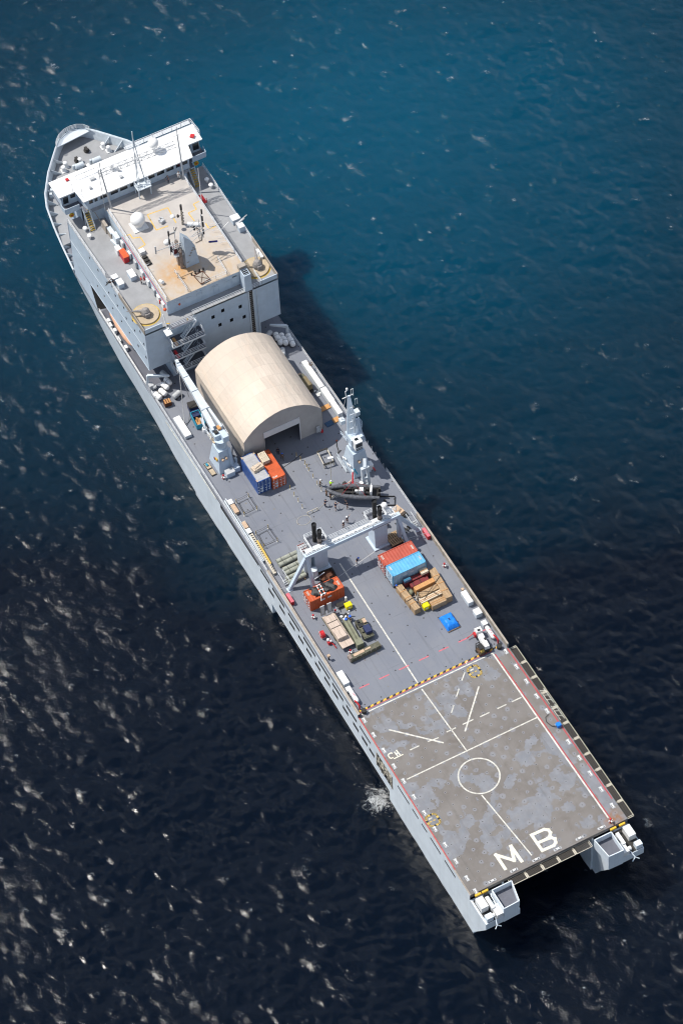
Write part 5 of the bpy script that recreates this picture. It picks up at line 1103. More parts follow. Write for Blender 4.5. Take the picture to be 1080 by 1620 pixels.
def crate(label, x, y, L, Wd, H, rz=0, mat='wood', z=0, cat='crate', group='timber crates by the light blue container', name='timber_crate', straps=3):
    t = thing(name, label, cat, (x, y, z), rz, group); b = MB(); b.box(0, 0, .1, L, Wd, H - .1); b.build('box', M[mat], t)
    b = MB(); n = max(2, int(L / 1.4)); [b.box(-L / 2 + .2 + (L - .4) * k / (n - 1), 0, 0, .16, Wd, .1) for k in range(n)]; b.build('skid', M['wood'], t)
    b = MB(); [b.bar((-L / 2 + L * (k + 1) / (straps + 1), -Wd / 2 - .03, H + .03), (-L / 2 + L * (k + 1) / (straps + 1), Wd / 2 + .03, H + .03), .09, .06) for k in range(straps)]; [b.bar((-L / 2 + L * (k + 1) / (straps + 1), s * (Wd / 2 + .03), .1), (-L / 2 + L * (k + 1) / (straps + 1), s * (Wd / 2 + .03), H), .09, .06) for k in range(straps) for s in (-1, 1)]
    if straps: b.build('batten', M['freshwood'], t)
    return t
crate('long narrow timber crate nearest the centreline, pointing aft from the light blue container', 51.8, -3.72, 5.6, 1.05, 1.35, R(4))
crate('long timber crate along the starboard end of the crate group', 51.6, -9.5, 6.3, 1.15, 1.5, R(-3))
crate('short wide timber crate beside the right of the yellow bin', 48.85, -7.55, 1.1, 2.6, 1.25, 0, straps=2)
crate('transverse timber crate with lashed planks in front of the maroon box', 52.75, -7.2, .8, 3.6, 1.35, R(2), 'freshwood', straps=0)
crate('darker transverse timber crate in the middle of the crate group', 51.45, -7.3, .95, 3.3, 1.1, R(3), straps=0)
crate('pale transverse timber crate just above the yellow bin', 50.2, -6.95, .85, 3.9, 1.25, R(2), 'palewood', straps=2)
crate('timber crate with a bleached lid standing on the maroon box', 54.75, -8.2, .95, 1.25, .6, 0, 'palewood', 1.4, straps=1)
for lb, x, y, L, Wd, H in (('long maroon steel box touching the light blue container', 54.65, -6.7, .8, 4.4, 1.4), ('shorter maroon steel box beside the planked timber crate', 53.7, -6.8, .85, 3.2, 1.2)):
    t = thing('steel_box', lb, 'steel box', (x, y, 0), 0, 'maroon boxes'); b = MB(); b.box(0, 0, .08, L, Wd, H - .08); b.build('body', M['maroon'], t); b = MB(); b.box(0, -.2, H, L * .9, .08, .05); b.box(0, 1.1, H, L * .9, .08, .05); b.build('strap', M['soot'], t)
t = thing('tool_chest', 'small dark blue chest on the long maroon box', 'chest', (54.6, -5.1, 1.42)); b = MB(); b.box(0, 0, 0, .6, 1.2, .5); b.build('body', paint('slate_blue_paint', (.05, .11, .19), .2, 3), t); b = MB(); b.bar((0, -.6, .52), (0, .6, .52), .1, .04); b.build('lid', M['teal'], t)
t = thing('green_pump', 'small olive pump standing between crates and maroon boxes', 'pump', (52.9, -4.9, 0)); b = MB(); b.sphere((0, 0, .5), .5, 12, 8, (1.1, .8, .9)); b.build('tank', M['olivelight'], t); b = MB(); b.box(.4, 0, 0, .5, .6, .7); b.cyl((-.5, 0, .6), (-.5, 0, 1.0), .1, n=8); b.build('motor', M['soot'], t)
t = thing('junk_pile', 'heap of pale fittings and hoses among the timber crates', 'scrap heap', (51.6, -5.4, 0)); b = MB(); rr = random.Random(9)
for k in range(16): b.box(rr.uniform(-.7, .7), rr.uniform(-.5, .5), rr.uniform(0, .6), rr.uniform(.15, .5), rr.uniform(.15, .4), rr.uniform(.2, .5), rr.uniform(0, 3), mi=k % 3)
for k in range(4): b.tube([(rr.uniform(-.8, .8), rr.uniform(-.6, .6), .9), (rr.uniform(-.8, .8), rr.uniform(-.6, .6), .4)], .06, mi=1)
b.build('pieces', [M['soot'], M['rope'], M['rustpipe']], t)
t = thing('lashing_net', 'dark lashing straps crossing over the timber crates by the yellow bin', 'lashing', (50.5, -7.2, 0)); b = MB()
for pts in (((-1.2, 2.6, 1.0), (.2, .6, 1.42), (1.4, -1.4, 1.6), (2.3, -2.9, 1.56)), ((1.4, 1.8, 1.4), (.3, -.4, 1.5), (-1.2, -1.2, 1.34), (-2.3, -.6, .2)), ((-.2, -3.0, 1.56), (-1.4, -1.9, 1.32), (-2.3, 1.0, .1)), ((2.9, 3.4, 1.44), (3.0, 2.3, 1.2)), ((.6, 4.2, 1.42), (.8, 2.7, 1.42))): b = MB(); b.tube(pts, .045, 5); b.build('strap', M['soot'], t)
# blue tarp pallet
t = thing('tarp_load', 'bright blue tarpaulin covering a strapped square load', 'tarped load', (45.0, -7.45, 0)); b = MB(); nu = 10
def hump(i, n): return min(1, 5.5 * min(i, n - i) / n)
for i in range(nu + 1):
    for j in range(nu + 1): b.v.append(Vector((-1.5 + 3.0 * i / nu, -1.1 + 2.2 * j / nu, .3 + .75 * min(hump(i, nu), hump(j, nu)) ** .5 + .07 * math.sin(i * 1.7) * math.cos(j * 1.3))))
for i in range(nu):
    for j in range(nu): a = i * (nu + 1) + j; b.f.append([a, a + nu + 1, a + nu + 2, a + 1]); b.m.append(0)
b.box(0, 0, .1, 2.98, 2.18, .22); b.build('tarpaulin', M['tarpblue'], t, smooth=True)
b = MB(); b.box(0, 0, 0, 2.7, 2.0, .12); b.box(-1.55, 0, .08, .1, 2.2, .14, mi=1); b.build('pallet', [M['soot'], M['wood']], t)
b = MB(); b.tube([(1.7, 1.2, .2), (0, 0, 1.16), (-1.6, -1.0, .2)], .05, 5); b.tube([(1.6, -1.0, .2), (0, 0, 1.16), (-1.5, 1.1, .2)], .05, 5); b.build('strap', M['soot'], t)
# ---- flat trailer with plywood, ramps up
t = thing('flat_trailer', 'flatbed trailer carrying plywood sheets with its ramps raised', 'trailer', (52.0, 8.85, 0)); b = MB(); b.box(-.1, 0, .75, 6.9, 2.2, .14, mi=0)
for s in (-1, 1): b.bar((-3.5, s * 1.1, .82), (3.3, s * 1.1, .82), .1, .2, 1); [b.box(x, s * 1.12, .78, .3, .06, .12, mi=2) for x in (-2.6, -1.2, .2, 1.6, 2.8)]
b.build('bed', [M['ply'], M['olive'], M['yellow']], t)
for s in (-1, 1):
    for x in (-.9, .3): b = MB(); b.cyl((x, s * .75, .4), (x, s * 1.05, .4), .4, n=14); b.build('wheel', M['black'], t)
    b = MB(); b.box(3.75, s * .62, .8, .14, .75, 2.1, mi=0, sh=(.25, 0)); 
    b.build('ramp', [M['silver']], t); b = MB(); [b.bar((3.66, s * .62 + q, .8), (3.9, s * .62 + q, 2.9), .07, .07) for q in (-.38, .38)]; b.build('ramp_frame', M['olive'], t)
b = MB(); b.bar((-3.5, .3, .7), (-4.1, .2, .3), .1, .1); b.cyl((-4.0, -.3, 0), (-4.0, -.3, .6), .07); b.build('drawbar', M['soot'], t)
t = thing('plywood_stack', 'stack of pale plywood sheets strapped on the flatbed trailer', 'plywood', (52.4, 9.0, .9)); 
for k, (L, x0) in enumerate(((5.0, 0), (4.9, .03), (1.6, -1.65))): b = MB(); b.box(x0, .02 * k, .26 * k, L, 1.72 - .05 * k, .24); b.build('sheet', M['ply'], t)
b = MB(); [b.bar((x, -.9, .54), (x, .9, .54), .07, .06) for x in (-1.4, -.1, 1.1)]; b.build('strap', M['soot'], t)
# ---- olive military kit
t = thing('beam_case', 'long pale olive case with a wider end beside the trailer', 'case', (50.6, 6.95, 0), R(-3)); b = MB(); b.box(.4, 0, .1, 4.6, .95, .8); b.build('case', M['olivelight'], t); b = MB(); b.box(-2.4, 0, .05, 1.3, 1.2, 1.15, top=(.9, .95)); b.build('end_box', M['olivelight'], t); b = MB(); b.bar((-1.7, 0, .95), (2.6, 0, .95), .1, .06); b.build('rib', M['olive'], t)
t = thing('field_vehicle', 'small open olive military vehicle with a dark canopy', 'military vehicle', (50.2, 5.05, 0), R(-3)); b = MB(); b.box(0, 0, .5, 3.5, 1.7, .55); b.box(1.3, .0, 1.05, .8, 1.6, .25, mi=0); b.box(-.4, .55, 1.05, .8, .35, .25, mi=0); b.build('body', M['olive'], t)
b = MB(); b.box(-.7, -.25, 1.2, 1.5, 1.1, .5, top=(.94, .94)); b.build('canopy', M['navy'], t); b = MB(); b.box(1.1, -.5, 1.1, .8, .55, .28); b.build('cargo_box', M['tarptan'], t)
b = MB(); b.box(.6, .3, .95, .6, .8, .3); b.box(1.3, .5, .95, .5, .4, .6); b.build('seat', M['black'], t); b = MB(); b.bar((-.1, .85, 1.1), (-.1, -.85, 1.1), .08, .5); b.bar((-1.8, .85, .8), (-1.8, -.85, .8), .12, .3); b.build('crossbar', M['olivelight'], t)
for x in (-1.2, 1.2):
    for s in (-1, 1): b = MB(); b.cyl((x, s * .62, .4), (x, s * .9, .4), .4, n=14); b.build('wheel', M['black'], t)
b = MB(); b.box(-1.8, -.5, .7, .1, .3, .2); b.build('tail_lamp', M['red'], t)
t = thing('beam_case', 'weathered olive beam case lying across the deck behind the trailer', 'case', (46.4, 7.05, 0), R(-88)); b = MB(); b.box(0, 0, .1, 5.5, .95, .85); b.build('case', M['olive'], t); b = MB(); b.box(-1.0, .05, .96, 1.9, .5, .05); b.box(.6, .05, .96, 1.0, .3, .04); b.build('panel', M['tarptan'], t)
b = MB(); [b.bar((-2.7 + k * .9, -.5, .5), (-2.7 + k * .9, -.5, .95), .12, .1) for k in range(7)]; b.box(-2.6, .1, .4, .5, .9, .7); b.bar((1.6, -.4, .3), (1.7, -1.2, .0), .06, .06); b.bar((-.6, -.4, .3), (-.6, -1.2, .0), .06, .06); b.build('fitting', M['rustpipe'], t)
t = thing('tool_stack', 'pile of black and white tools with blue caps beside the olive case', 'tools', (53.6, 6.6, 0)); b = MB(); rr = random.Random(4)
for k in range(14): b.box(rr.uniform(-.7, .7), rr.uniform(-.7, .7), 0, rr.uniform(.2, .5), rr.uniform(.2, .5), rr.uniform(.3, 1.0), rr.uniform(0, 3), mi=k % 3)
for x, y in ((-.5, .2), (-.3, -.6)): b.cyl((x, y, .9), (x, y, 1.15), .22, n=10, mi=3)
b.cyl((.3, -.9, 0), (.5, -.9, 1.4), .12, n=8, mi=1); b.build('pieces', [M['soot'], M['white'], M['rustpipe'], M['helmb']], t)
t = thing('pallet_truck', 'dark pallet truck and grey bottle beside the yellow bin', 'pallet truck', (56.4, 5.9, 0)); b = MB(); b.box(0, 0, .2, .9, 1.6, .3); b.build('frame', M['soot'], t); b = MB(); b.tube([(-.4, .6, .3), (-.6, 1.2, 1.2)], .07); b.build('handle', M['silver'], t); b = MB(); b.cyl((.3, -1.0, 0), (.3, -1.0, 1.3), .18, n=10); b.build('bottle', M['white'], t)
def hyd(label, x, y, s=1):
    t = thing('fire_hydrant', label, 'hydrant', (x, y, 0), 0, 'red hydrants'); b = MB(); b.cyl((0, 0, 0), (0, 0, .8 * s), .16, .13, 10); b.sphere((0, 0, .85 * s), .18, 10, 6); b.build('post', M['red'], t); b = MB(); b.cyl((-.15, 0, .6 * s), (-.42, 0, .6 * s), .12, n=8); b.cyl((0, -.35, .5 * s), (0, .35, .5 * s), .1, n=8); b.build('valve', M['white'], t)
hyd('red hydrant standing alone near the port edge beside the orange container', 56.5, 10.9); hyd('red and white hydrant just inboard of the starboard bulwark by the timber crates', 55.0, -12.1)
hyd('red hydrant close beside the raised trailer ramp', 55.6, 7.4); hyd('red hydrant at the aft end of the trailer', 47.7, 8.9, .8); hyd('red hydrant at the foot of the port crane', 88.5, 10.7, 1.1); hyd('red hydrant at the aft end of the red deck line, starboard', .7, -10.7, 1.1)
t = thing('hose_reel', 'round red hose reel on the port side of the trailer', 'hose reel', (52.6, 11.3, 0)); b = MB(); b.cyl((0, -.3, .65), (0, .35, .65), .62, n=18); b.build('drum', M['red'], t); b = MB(); b.bar((-.1, .36, .65), (.5, .36, 1.1), .08, .06); b.box(0, .0, 0, .9, .7, .1); b.build('strap', M['white'], t)
t = thing('valve_stand', 'red and white valve stand aft of the round red hose reel', 'valve', (50.9, 10.95, 0)); b = MB(); b.box(0, 0, 0, .6, .6, .7); b.tube([(-.2, -.2, .5), (-1.0, -.4, .4), (-1.4, -.5, .1)], .08); b.build('body', M['red'], t); b = MB(); b.sphere((.2, .1, .85), .28, 10, 6); b.sphere((-.2, -.2, .8), .2, 8, 6); b.build('handwheel', M['white'], t)
# ---- white lockers along the sides
def locker(label, x, y, L, Wd, H, rz=0, group='white lockers along the deck edge', mat='white'):
    t = thing('deck_locker', label, 'locker', (x, y, 0), rz, group); b = MB(); b.box(0, 0, .06, L, Wd, H - .18); b.build('body', M['light' if mat == 'white' else mat], t); b = MB(); b.box(0, 0, H - .12, L + .08, Wd + .06, .12, top=(.98, .96)); n = max(1, int(L / 1.2)); [b.box(-L / 2 + L * (k + 1) / (n + 1), 0, H, .05, Wd, .02) for k in range(n)]; b.build('lid', M[mat], t); return t
locker('longest white locker, forward end of the row beside the tent', 100.05, -12.0, 6.5, .9, 1.1); locker('white locker in the middle of the row beside the tent', 94.9, -12.05, 3.3, 1.0, 1.15); locker('white locker at the aft end of the row beside the tent', 91.85, -12.05, 3.1, .85, 1.1)
locker('long white locker lying between port rail and crane', 101.2, 11.9, 4.6, 1.15, .75); locker('long white locker with an orange lamp by the starboard bulwark', 47.4, -12.0, 2.5, .9, 1.1); locker('square white locker by the starboard bulwark', 44.1, -12.05, 1.15, 1.1, 1.1); locker('small square white locker next to the red striped bottle rack', 41.8, -12.0, .8, .8, .9)
locker('long white locker by the port deck edge forward of the dashed red line', 43.5, 12.45, 2.6, 1.0, 1.1); locker('small white locker touching the port foam cylinder', 41.4, 12.6, .75, .8, .8)
locker('small white locker at the port edge near the forward hatch outline', 83.2, 12.1, .9, .8, .8, 0); locker('beige locker just aft of a small white one on the port edge', 81.7, 12.05, 1.8, .7, .7, 0, 'beige lockers on the port edge', 'tarptan')
locker('beige locker forward end of the ladder rack on the port edge', 77.9, 12.1, 1.3, .6, .7, 0, 'beige lockers on the port edge', 'tarptan'); locker('small white locker at the head of the stowed gangway', 76.5, 12.15, .9, .7, .75)
t = thing('red_box', 'bright red box on the deck edge beside the starboard gantry leg', 'fire box', (61.9, -12.6, 0)); b = MB(); b.box(0, 0, 0, 1.9, .5, .85); b.build('body', M['red'], t); b = MB(); b.box(0, 0, .86, 1.95, .55, .06); b.build('lid', M['pinkline'], t)
t = thing('red_box', 'bright red box on the port deck edge by the gantry leg', 'fire box', (61.3, 12.55, 0)); b = MB(); b.box(0, 0, 0, 1.9, .5, .85); b.build('body', M['red'], t); b = MB(); b.box(0, 0, .86, 1.95, .55, .06); b.build('lid', M['pinkline'], t)
def bottle(label, x, y, mk=False):
    t = thing('foam_cylinder', label, 'cylinder', (x, y, 0), 0, 'white foam cylinders'); b = MB(); b.cyl((-1.0, 0, .7), (1.0, 0, .7), .38, n=14); b.sphere((-1.0, 0, .7), .37, 12, 8); b.sphere((1.0, 0, .7), .37, 12, 8); b.build('tank', M['white'], t, smooth=True); b = MB(); [b.box(x_, 0, 0, .2, .7, .45) for x_ in (-.7, .7)]; b.build('cradle', M['silver'], t)
    b = MB(); [b.box(x_, 0, 1.06, .12, .3, .03) for x_ in (-.3, 0, .3)]; b.build('red_mark', M['pinkline'], t)
bottle('white foam cylinder with red marks by the starboard bulwark', 39.8, -11.95); bottle('white foam cylinder by the port deck edge', 39.8, 12.5)
t = thing('fire_truck', 'small white fire tractor with a tank parked by the hazard stripe', 'tractor', (39.3, -10.15, 0), R(-5)); b = MB(); b.box(0, 0, .45, 4.6, .8, .25); b.build('chassis', M['soot'], t); b = MB(); b.box(-.75, 0, .7, 2.7, .95, .75, top=(.97, .8)); b.build('tank', M['white'], t); b = MB(); b.box(1.35, 0, .7, 1.1, 1.15, .95, top=(.8, .9)); b.build('cab', M['white'], t); b = MB(); b.box(1.2, 0, 1.66, .4, .5, .02); b.box(-.6, -.3, 1.46, .5, .4, .02); b.box(1.9, 0, 1.15, .06, .8, .35); b.build('window', M['black'], t)
for x in (-1.7, 1.4):
    for s in (-1, 1): b = MB(); b.cyl((x, s * .45, .35), (x, s * .7, .35), .35, n=12); b.build('wheel', M['black'], t)
b = MB(); b.tube([(1.6, .7, .8), (1.4, 1.6, .5), (1.3, 2.0, .5)], .08); b.box(1.1, .75, .6, .7, .3, .7); b.build('hose', M['red'], t)
t = thing('forklift', 'small brown and black forklift on the hazard stripe', 'forklift', (37.6, -8.9, 0), R(5)); b = MB(); b.box(0, 0, .2, 1.3, .9, .6); b.build('body', M['brown'], t); b = MB(); [b.bar((.75, s * .35, .1), (.75, s * .35, 1.9), .09, .12) for s in (-1, 1)]; b.bar((.75, -.35, 1.8), (.75, .35, 1.8), .1, .1); b.build('mast', M['soot'], t); b = MB(); [b.bar((x, s * .4, .8), (x * .8, s * .38, 1.8), .06, .06) for x in (-.55, .5) for s in (-1, 1)]; b.box(-.05, 0, 1.8, 1.0, .85, .06); b.build('roll_cage', M['black'], t)
for x in (-.45, .45):
    for s in (-1, 1): b = MB(); b.cyl((x, s * .35, .25), (x, s * .55, .25), .25, n=12); b.build('wheel', M['black'], t)
b = MB(); b.box(-.5, 0, .8, .3, .7, .35); b.build('counterweight', M['yellowdull'], t)
for lb, x, y in (('red fire monitor at the port end of the hazard stripe', 37.6, 12.7), ('red fire monitor at the starboard end of the hazard stripe', 37.8, -12.2)):
    t = thing('fire_monitor', lb, 'fire monitor', (x, y, 0), 0, 'red fire monitors'); b = MB(); b.cyl((0, 0, 0), (0, 0, 1.0), .13, n=10); b.tube([(0, 0, 1.0), (.5, .1, 1.2), (1.1, .2, 1.1)], .13); b.build('pipe', M['red'], t); b = MB(); b.cyl((-.9, -.1 * y / abs(y) * 3, 0), (-.9, -.1 * y / abs(y) * 3, .7), .38, .42, 14); b.build('drum', M['soot'], t)
# ---- tent side: wooden boards, small truck
for lb, x, y, L, Wd, mt in (('orange brown timber panel lying flat next to the tent wall', 93.3, -10.8, .95, 2.0, 'freshwood'), ('smaller orange brown timber panel beside the dark blue mat', 90.15, -11.2, 1.0, 1.35, 'freshwood')):
    t = thing('wooden_platform', lb, 'panel', (x, y, 0), R(3), 'timber panels on deck'); b = MB(); b.box(0, 0, .08, L, Wd, .1); b.build('board', M[mt], t); b = MB(); [b.box(0, q * Wd * .35, 0, L, .1, .09) for q in (-1, 0, 1)]; b.build('bearer', M['wood'], t)
t = thing('blue_mat', 'dark blue mat on deck beside a timber panel', 'mat', (90.0, -9.75, 0), R(3)); b = MB(); b.box(0, 0, 0, 1.0, 1.35, .14, top=(.97, .97)); b.build('pad', paint('dark_blue_vinyl', (.02, .07, .15), .2, 3), t)
t = thing('covered_truck', 'small olive truck with a brown canvas tilt parked against the tent', 'truck', (99.0, -9.75, 0), R(2)); b = MB(); b.box(-.1, 0, .6, 4.0, 1.5, .3); b.build('chassis', M['soot'], t); b = MB(); b.box(-.6, 0, .9, 2.2, 1.55, 1.25, top=(.96, .9)); b.build('tilt', paint('brown_canvas', (.20, .16, .09), .3, 2, 0, .9), t); b = MB(); b.box(.95, 0, .9, .9, 1.5, 1.0, top=(.8, .9)); b.build('cab', M['olive'], t); b = MB(); b.box(1.75, .1, .7, .7, 1.3, .65); b.build('bonnet', M['tarptan'], t)
for x in (-1.4, 1.4):
    for s in (-1, 1): b = MB(); b.cyl((x, s * .55, .4), (x, s * .8, .4), .4, n=12); b.build('wheel', M['black'], t)
t = thing('rag_pile', 'heap of white rags on deck beside the middle white locker', 'rags', (96.7, -11.1, 0)); b = MB(); rr = random.Random(2); [b.sphere((rr.uniform(-.6, .6), rr.uniform(-.4, .4), .12), rr.uniform(.12, .3), 8, 5, (1, 1, .6)) for k in range(12)]; b.build('cloths', M['whitecloth'], t)
for lb, x, y in (('forward rusty chain heap at the head of the starboard lockers', 103.2, -12.5), ('aft rusty chain heap on the starboard locker lid', 101.9, -12.6)):
    t = thing('chain_heap', lb, 'chain', (x, y, 0 if x > 103 else 1.12)); b = MB(); rr = random.Random(int(x * 10))
    for k in range(14):
        a = rr.uniform(0, 6.3); b.tube([(.3 * math.cos(a), .3 * math.sin(a), rr.uniform(.05, .5)), (.35 * math.cos(a + .9), .3 * math.sin(a + .9), rr.uniform(.05, .5))], .07, 5)
    b.build('links', M['rustpipe'], t)
# ---- port side by the crane
t = thing('timber_skip', 'teal skip filled with loose orange timber beside the port crane', 'skip', (101.2, 9.0, 0), R(-5)); b = MB(); b.box(0, 0, 0, 3.0, 1.5, .3)
for a, c in (((-1.5, -.75), (1.5, -.75)), ((1.5, -.75), (1.5, .75)), ((1.5, .75), (-1.5, .75)), ((-1.5, .75), (-1.5, -.75))): b.bar((*a, .65), (*c, .65), .1, 1.1)
b.build('bin', M['teal'], t); b = MB(); b.box(1.0, 0, .4, .8, 1.3, .5); b.build('bulkhead', M['navy'], t)
t = thing('loose_timber', 'loose orange brown timber heaped inside the teal skip', 'timber', (101.0, 9.0, .32), R(-5)); b = MB(); rr = random.Random(6); [b.box(rr.uniform(-.9, .5), rr.uniform(-.45, .45), .08 * (k % 5), rr.uniform(.6, 1.2), .22, .12, rr.uniform(-.4, .4)) for k in range(16)]; b.build('planks', M['freshwood'], t)
t = thing('covered_crate', 'navy crate with a dark lid forward of the teal skip', 'crate', (103.9, 8.5, 0), R(-8)); b = MB(); b.box(0, 0, .1, 1.4, 1.7, 1.3); b.build('body', M['navy'], t); b = MB(); b.box(0, 0, 1.4, 1.5, 1.8, .18, top=(.9, .9)); b.build('lid', M['soot'], t); b = MB(); b.box(-1.1, .1, .1, .8, 1.5, .9); b.build('plinth', M['navy'], t)
t = thing('white_drum', 'white drum with a dark cap at the aft end of the teal skip', 'drum', (98.9, 8.9, 0)); b = MB(); b.lathe((0, 0, 0), [(.0, 0), (.42, 0), (.48, .45), (.42, .85), (.25, .95)], 14); b.build('body', M['raft'], t, smooth=True); b = MB(); b.cyl((0, 0, .93), (0, 0, 1.0), .22, n=10); b.build('cap', M['soot'], t)
t = thing('slatted_crate', 'rust coloured slatted crate aft of the port life rafts', 'crate', (107.0, 11.8, 0), R(-5)); b = MB(); b.box(0, 0, .1, .95, 1.2, .9); b.build('body', M['rustflat'], t); b = MB(); [b.box(0, q, 1.0, .95, .22, .08) for q in (-.4, 0, .4)]; b.build('slat', M['freshwood'], t)
def raft(label, x, y, rz=0, mat='raft', group='life raft canisters'):
    t = thing('life_raft', label, 'life raft', (x, y, 0), rz, group); b = MB(); b.cyl((-.62, 0, .75), (.62, 0, .75), .47, n=16); 
    for s in (-1, 1): b.sphere((s * .62, 0, .75), .46, 14, 8, (.5, 1, 1))
    b.build('canister', M[mat], t, smooth=True); b = MB(); b.cyl((-.05, 0, .75), (.05, 0, .75), .495, n=16); b.build('band', M['silver'], t); b = MB(); [b.box(q, 0, 0, .15, .9, .4) for q in (-.4, .4)]; b.build('cradle', M['soot'], t)
raft('white life raft canister outermost of the port row', 109.0, 12.6, R(15)); raft('white life raft canister second from the port rail', 109.3, 11.5, R(15)); raft('white life raft canister third from the port rail, under the davit arm', 110.3, 10.6, R(15)); raft('white life raft canister innermost of the port row', 110.95, 9.75, R(10)); raft('grey life raft canister standing apart inboard on the port side', 107.7, 9.7, R(-70), 'silver'); raft('grey life raft canister against the port house side', 112.6, 9.6, R(15), 'silver')
for i, (x, y) in enumerate(((110.5, -10.6), (109.4, -10.6), (109.9, -11.35), (108.9, -11.35), (109.2, -12.3), (108.1, -12.25))):
    raft(['white life raft canister, forward one nearest the starboard tent side', 'white life raft canister, aft one nearest the starboard tent side', 'white life raft canister, forward one of the middle starboard pair', 'white life raft canister, aft one of the middle starboard pair', 'white life raft canister, forward one at the starboard rail', 'white life raft canister, aft one at the starboard rail'][i], x, y + (.0 if i < 4 else .0), R(-10))
raft('grey life raft canister beside the tent on the starboard side', 107.0, -9.9, R(-20), 'silver'); raft('grey life raft canister under the starboard davit arm', 111.6, -9.6, R(-60), 'silver')
# ---- rolled canvas bundles
for i, (x, y, L) in enumerate(((68.5, 9.2, 3.7), (66.55, 9.1, 3.7), (64.7, 9.7, 3.2))):
    t = thing('canvas_roll', ['grey canvas roll, forwardmost of the three by the port gantry', 'green grey canvas roll, middle one of the three by the port gantry', 'mottled canvas roll under the port gantry leg, aftmost of three'][i], 'canvas roll', (x, y, 0), R(-88), 'canvas rolls by the gantry')
    for q in (-.36, .36): b = MB(); b.cyl((-L / 2, q, .5 + .1 * (q > 0)), (L / 2, q, .5 + .1 * (q > 0)), .40, .38, 12); b.build('roll', M['rolls'], t, smooth=True)
    b = MB(); [b.bar((s, -.7, .98), (s, .7, 1.0), .05, .05) for s in (-1.0, .6)]; b.build('strap', M['soot'], t); b = MB(); [b.box(s, 0, 0, .2, 1.9, .2) for s in (-1.2, 1.2)]; b.build('chock', M['wood'], t)
# ---- gear under and around the starboard gantry
t = thing('tarp_load', 'tan tarpaulin over a low load between gantry and starboard rail', 'tarped load', (68.0, -10.7, 0), R(15)); b = MB(); b.box(0, 0, .1, 2.3, 1.7, 1.0, top=(.75, .8)); b.box(.1, .1, 1.1, 1.4, 1.0, .3, .3, top=(.6, .6)); b.build('tarpaulin', M['tarptan'], t); b = MB(); b.box(-.9, -.2, 0, .9, 1.5, .5); b.build('base', M['soot'], t)
t = thing('pallet_pile', 'pile of dark pallets and lumber behind the starboard gantry pillar', 'pallets', (63.6, -7.6, 0)); 
for k in range(3): b = MB(); [b.box(0, -.9 + q * .36, .14 + .2 * k, 2.6, .24, .05, .05 * k) for q in range(6)]; [b.box(q, 0, .2 * k, .14, 2.1, .13, .05 * k) for q in (-1.1, 0, 1.1)]; b.build('pallet', M['wood'] if k == 2 else M['soot'], t)
t = thing('cable_drum', 'maroon cable drum behind the starboard gantry pillar', 'cable drum', (66.9, -7.4, 0)); b = MB(); b.cyl((0, -.5, .6), (0, .5, .6), .45, n=14); b.build('core', M['maroon'], t); b = MB(); [b.cyl((0, s, .6), (0, s * 1.15, .6), .62, n=16) for s in (-.5, .5)]; b.build('flange', M['soot'], t)
for lb, x, y in (('white tubular ladder frame on deck beside the starboard gantry leg', 65.4, -11.9), ('white tubular ladder frame on deck beside the port gantry leg', 65.4, 11.5)):
    t = thing('ladder_frame', lb, 'ladder frame', (x, y, 0), R(0), 'tubular ladder frames'); b = MB()
    for s in (-.45, .45): b.tube([(1.3, s, .1), (1.3, s, 1.0), (-1.2, s, 1.0), (-1.2, s, .1)], .05)
    for q in (-1.2, -.8, -.4): b.tube([(q, -.45, .6), (q, .45, .6)], .05)
    b.build('frame', M['rail'], t); b = MB(); [b.box(q, 0, .15, .25, .8, .05) for q in (-1.0, -.6, -.2)]; b.build('tread', M['silver'], t)
t = thing('boat_trolley', 'dark wheeled trolley between the starboard gantry legs', 'trolley', (65.0, -9.9, 0), R(30)); b = MB(); b.bar((-1.2, 0, .4), (1.4, 0, .5), .15, .15); b.bar((-.8, -.5, .4), (-.8, .5, .4), .12, .12); b.build('frame', M['soot'], t)
for s in (-.6, .6): b = MB(); b.cyl((-.8, s - .1, .32), (-.8, s + .1, .32), .32, n=12); b.build('wheel', M['black'], t)
t = thing('boat_cradle', 'pale rectangular boat cradle standing empty on deck', 'cradle', (83.6, -5.7, 0), R(-6)); b = MB()
for a, c in (((-1.55, -.85), (1.55, -.85)), ((1.55, -.85), (1.55, .85)), ((1.55, .85), (-1.55, .85)), ((-1.55, .85), (-1.55, -.85))): b.bar((*a, .75), (*c, .75), .16, .16)
b.build('frame', M['rope'], t); b = MB(); [b.bar((x, y, 0), (x, y, .8), .14, .14) for x in (-1.5, 1.5) for y in (-.85, .85)]; b.build('leg', M['rope'], t); b = MB(); [b.bar((x, -.95, .95), (x, .95, .95), .22, .16) for x in (-1.45, 1.45)]; b.build('chock', M['soot'], t)
t = thing('hatch_frame', 'low black rectangular frame on deck at the stern of the inflatable boat', 'frame', (71.3, -10.1, 0), R(-30)); b = MB()
for a, c in (((-.9, -1.6), (.9, -1.6)), ((.9, -1.6), (.9, 1.6)), ((.9, 1.6), (-.9, 1.6)), ((-.9, 1.6), (-.9, -1.6))): b.bar((*a, .12), (*c, .12), .12, .24)
b.build('frame', M['black'], t); b = MB(); b.cyl((0, 0, 0), (0, 0, .3), .2, n=8); b.build('ring', M['soot'], t)
t = thing('pallet_board', 'brown pallet with a teal tin beside the port crane foot', 'pallet', (91.3, 11.75, 0), R(2)); b = MB(); b.box(0, 0, .05, 3.0, .9, .1); b.build('tray', M['soot'], t); b = MB(); [b.box(x, 0, .15, 1.2, .75, .06) for x in (-.75, .75)]; b.build('board', M['gunbase'], t); b = MB(); b.box(.9, .1, .21, .5, .35, .25); b.build('tin', M['teal'], t)
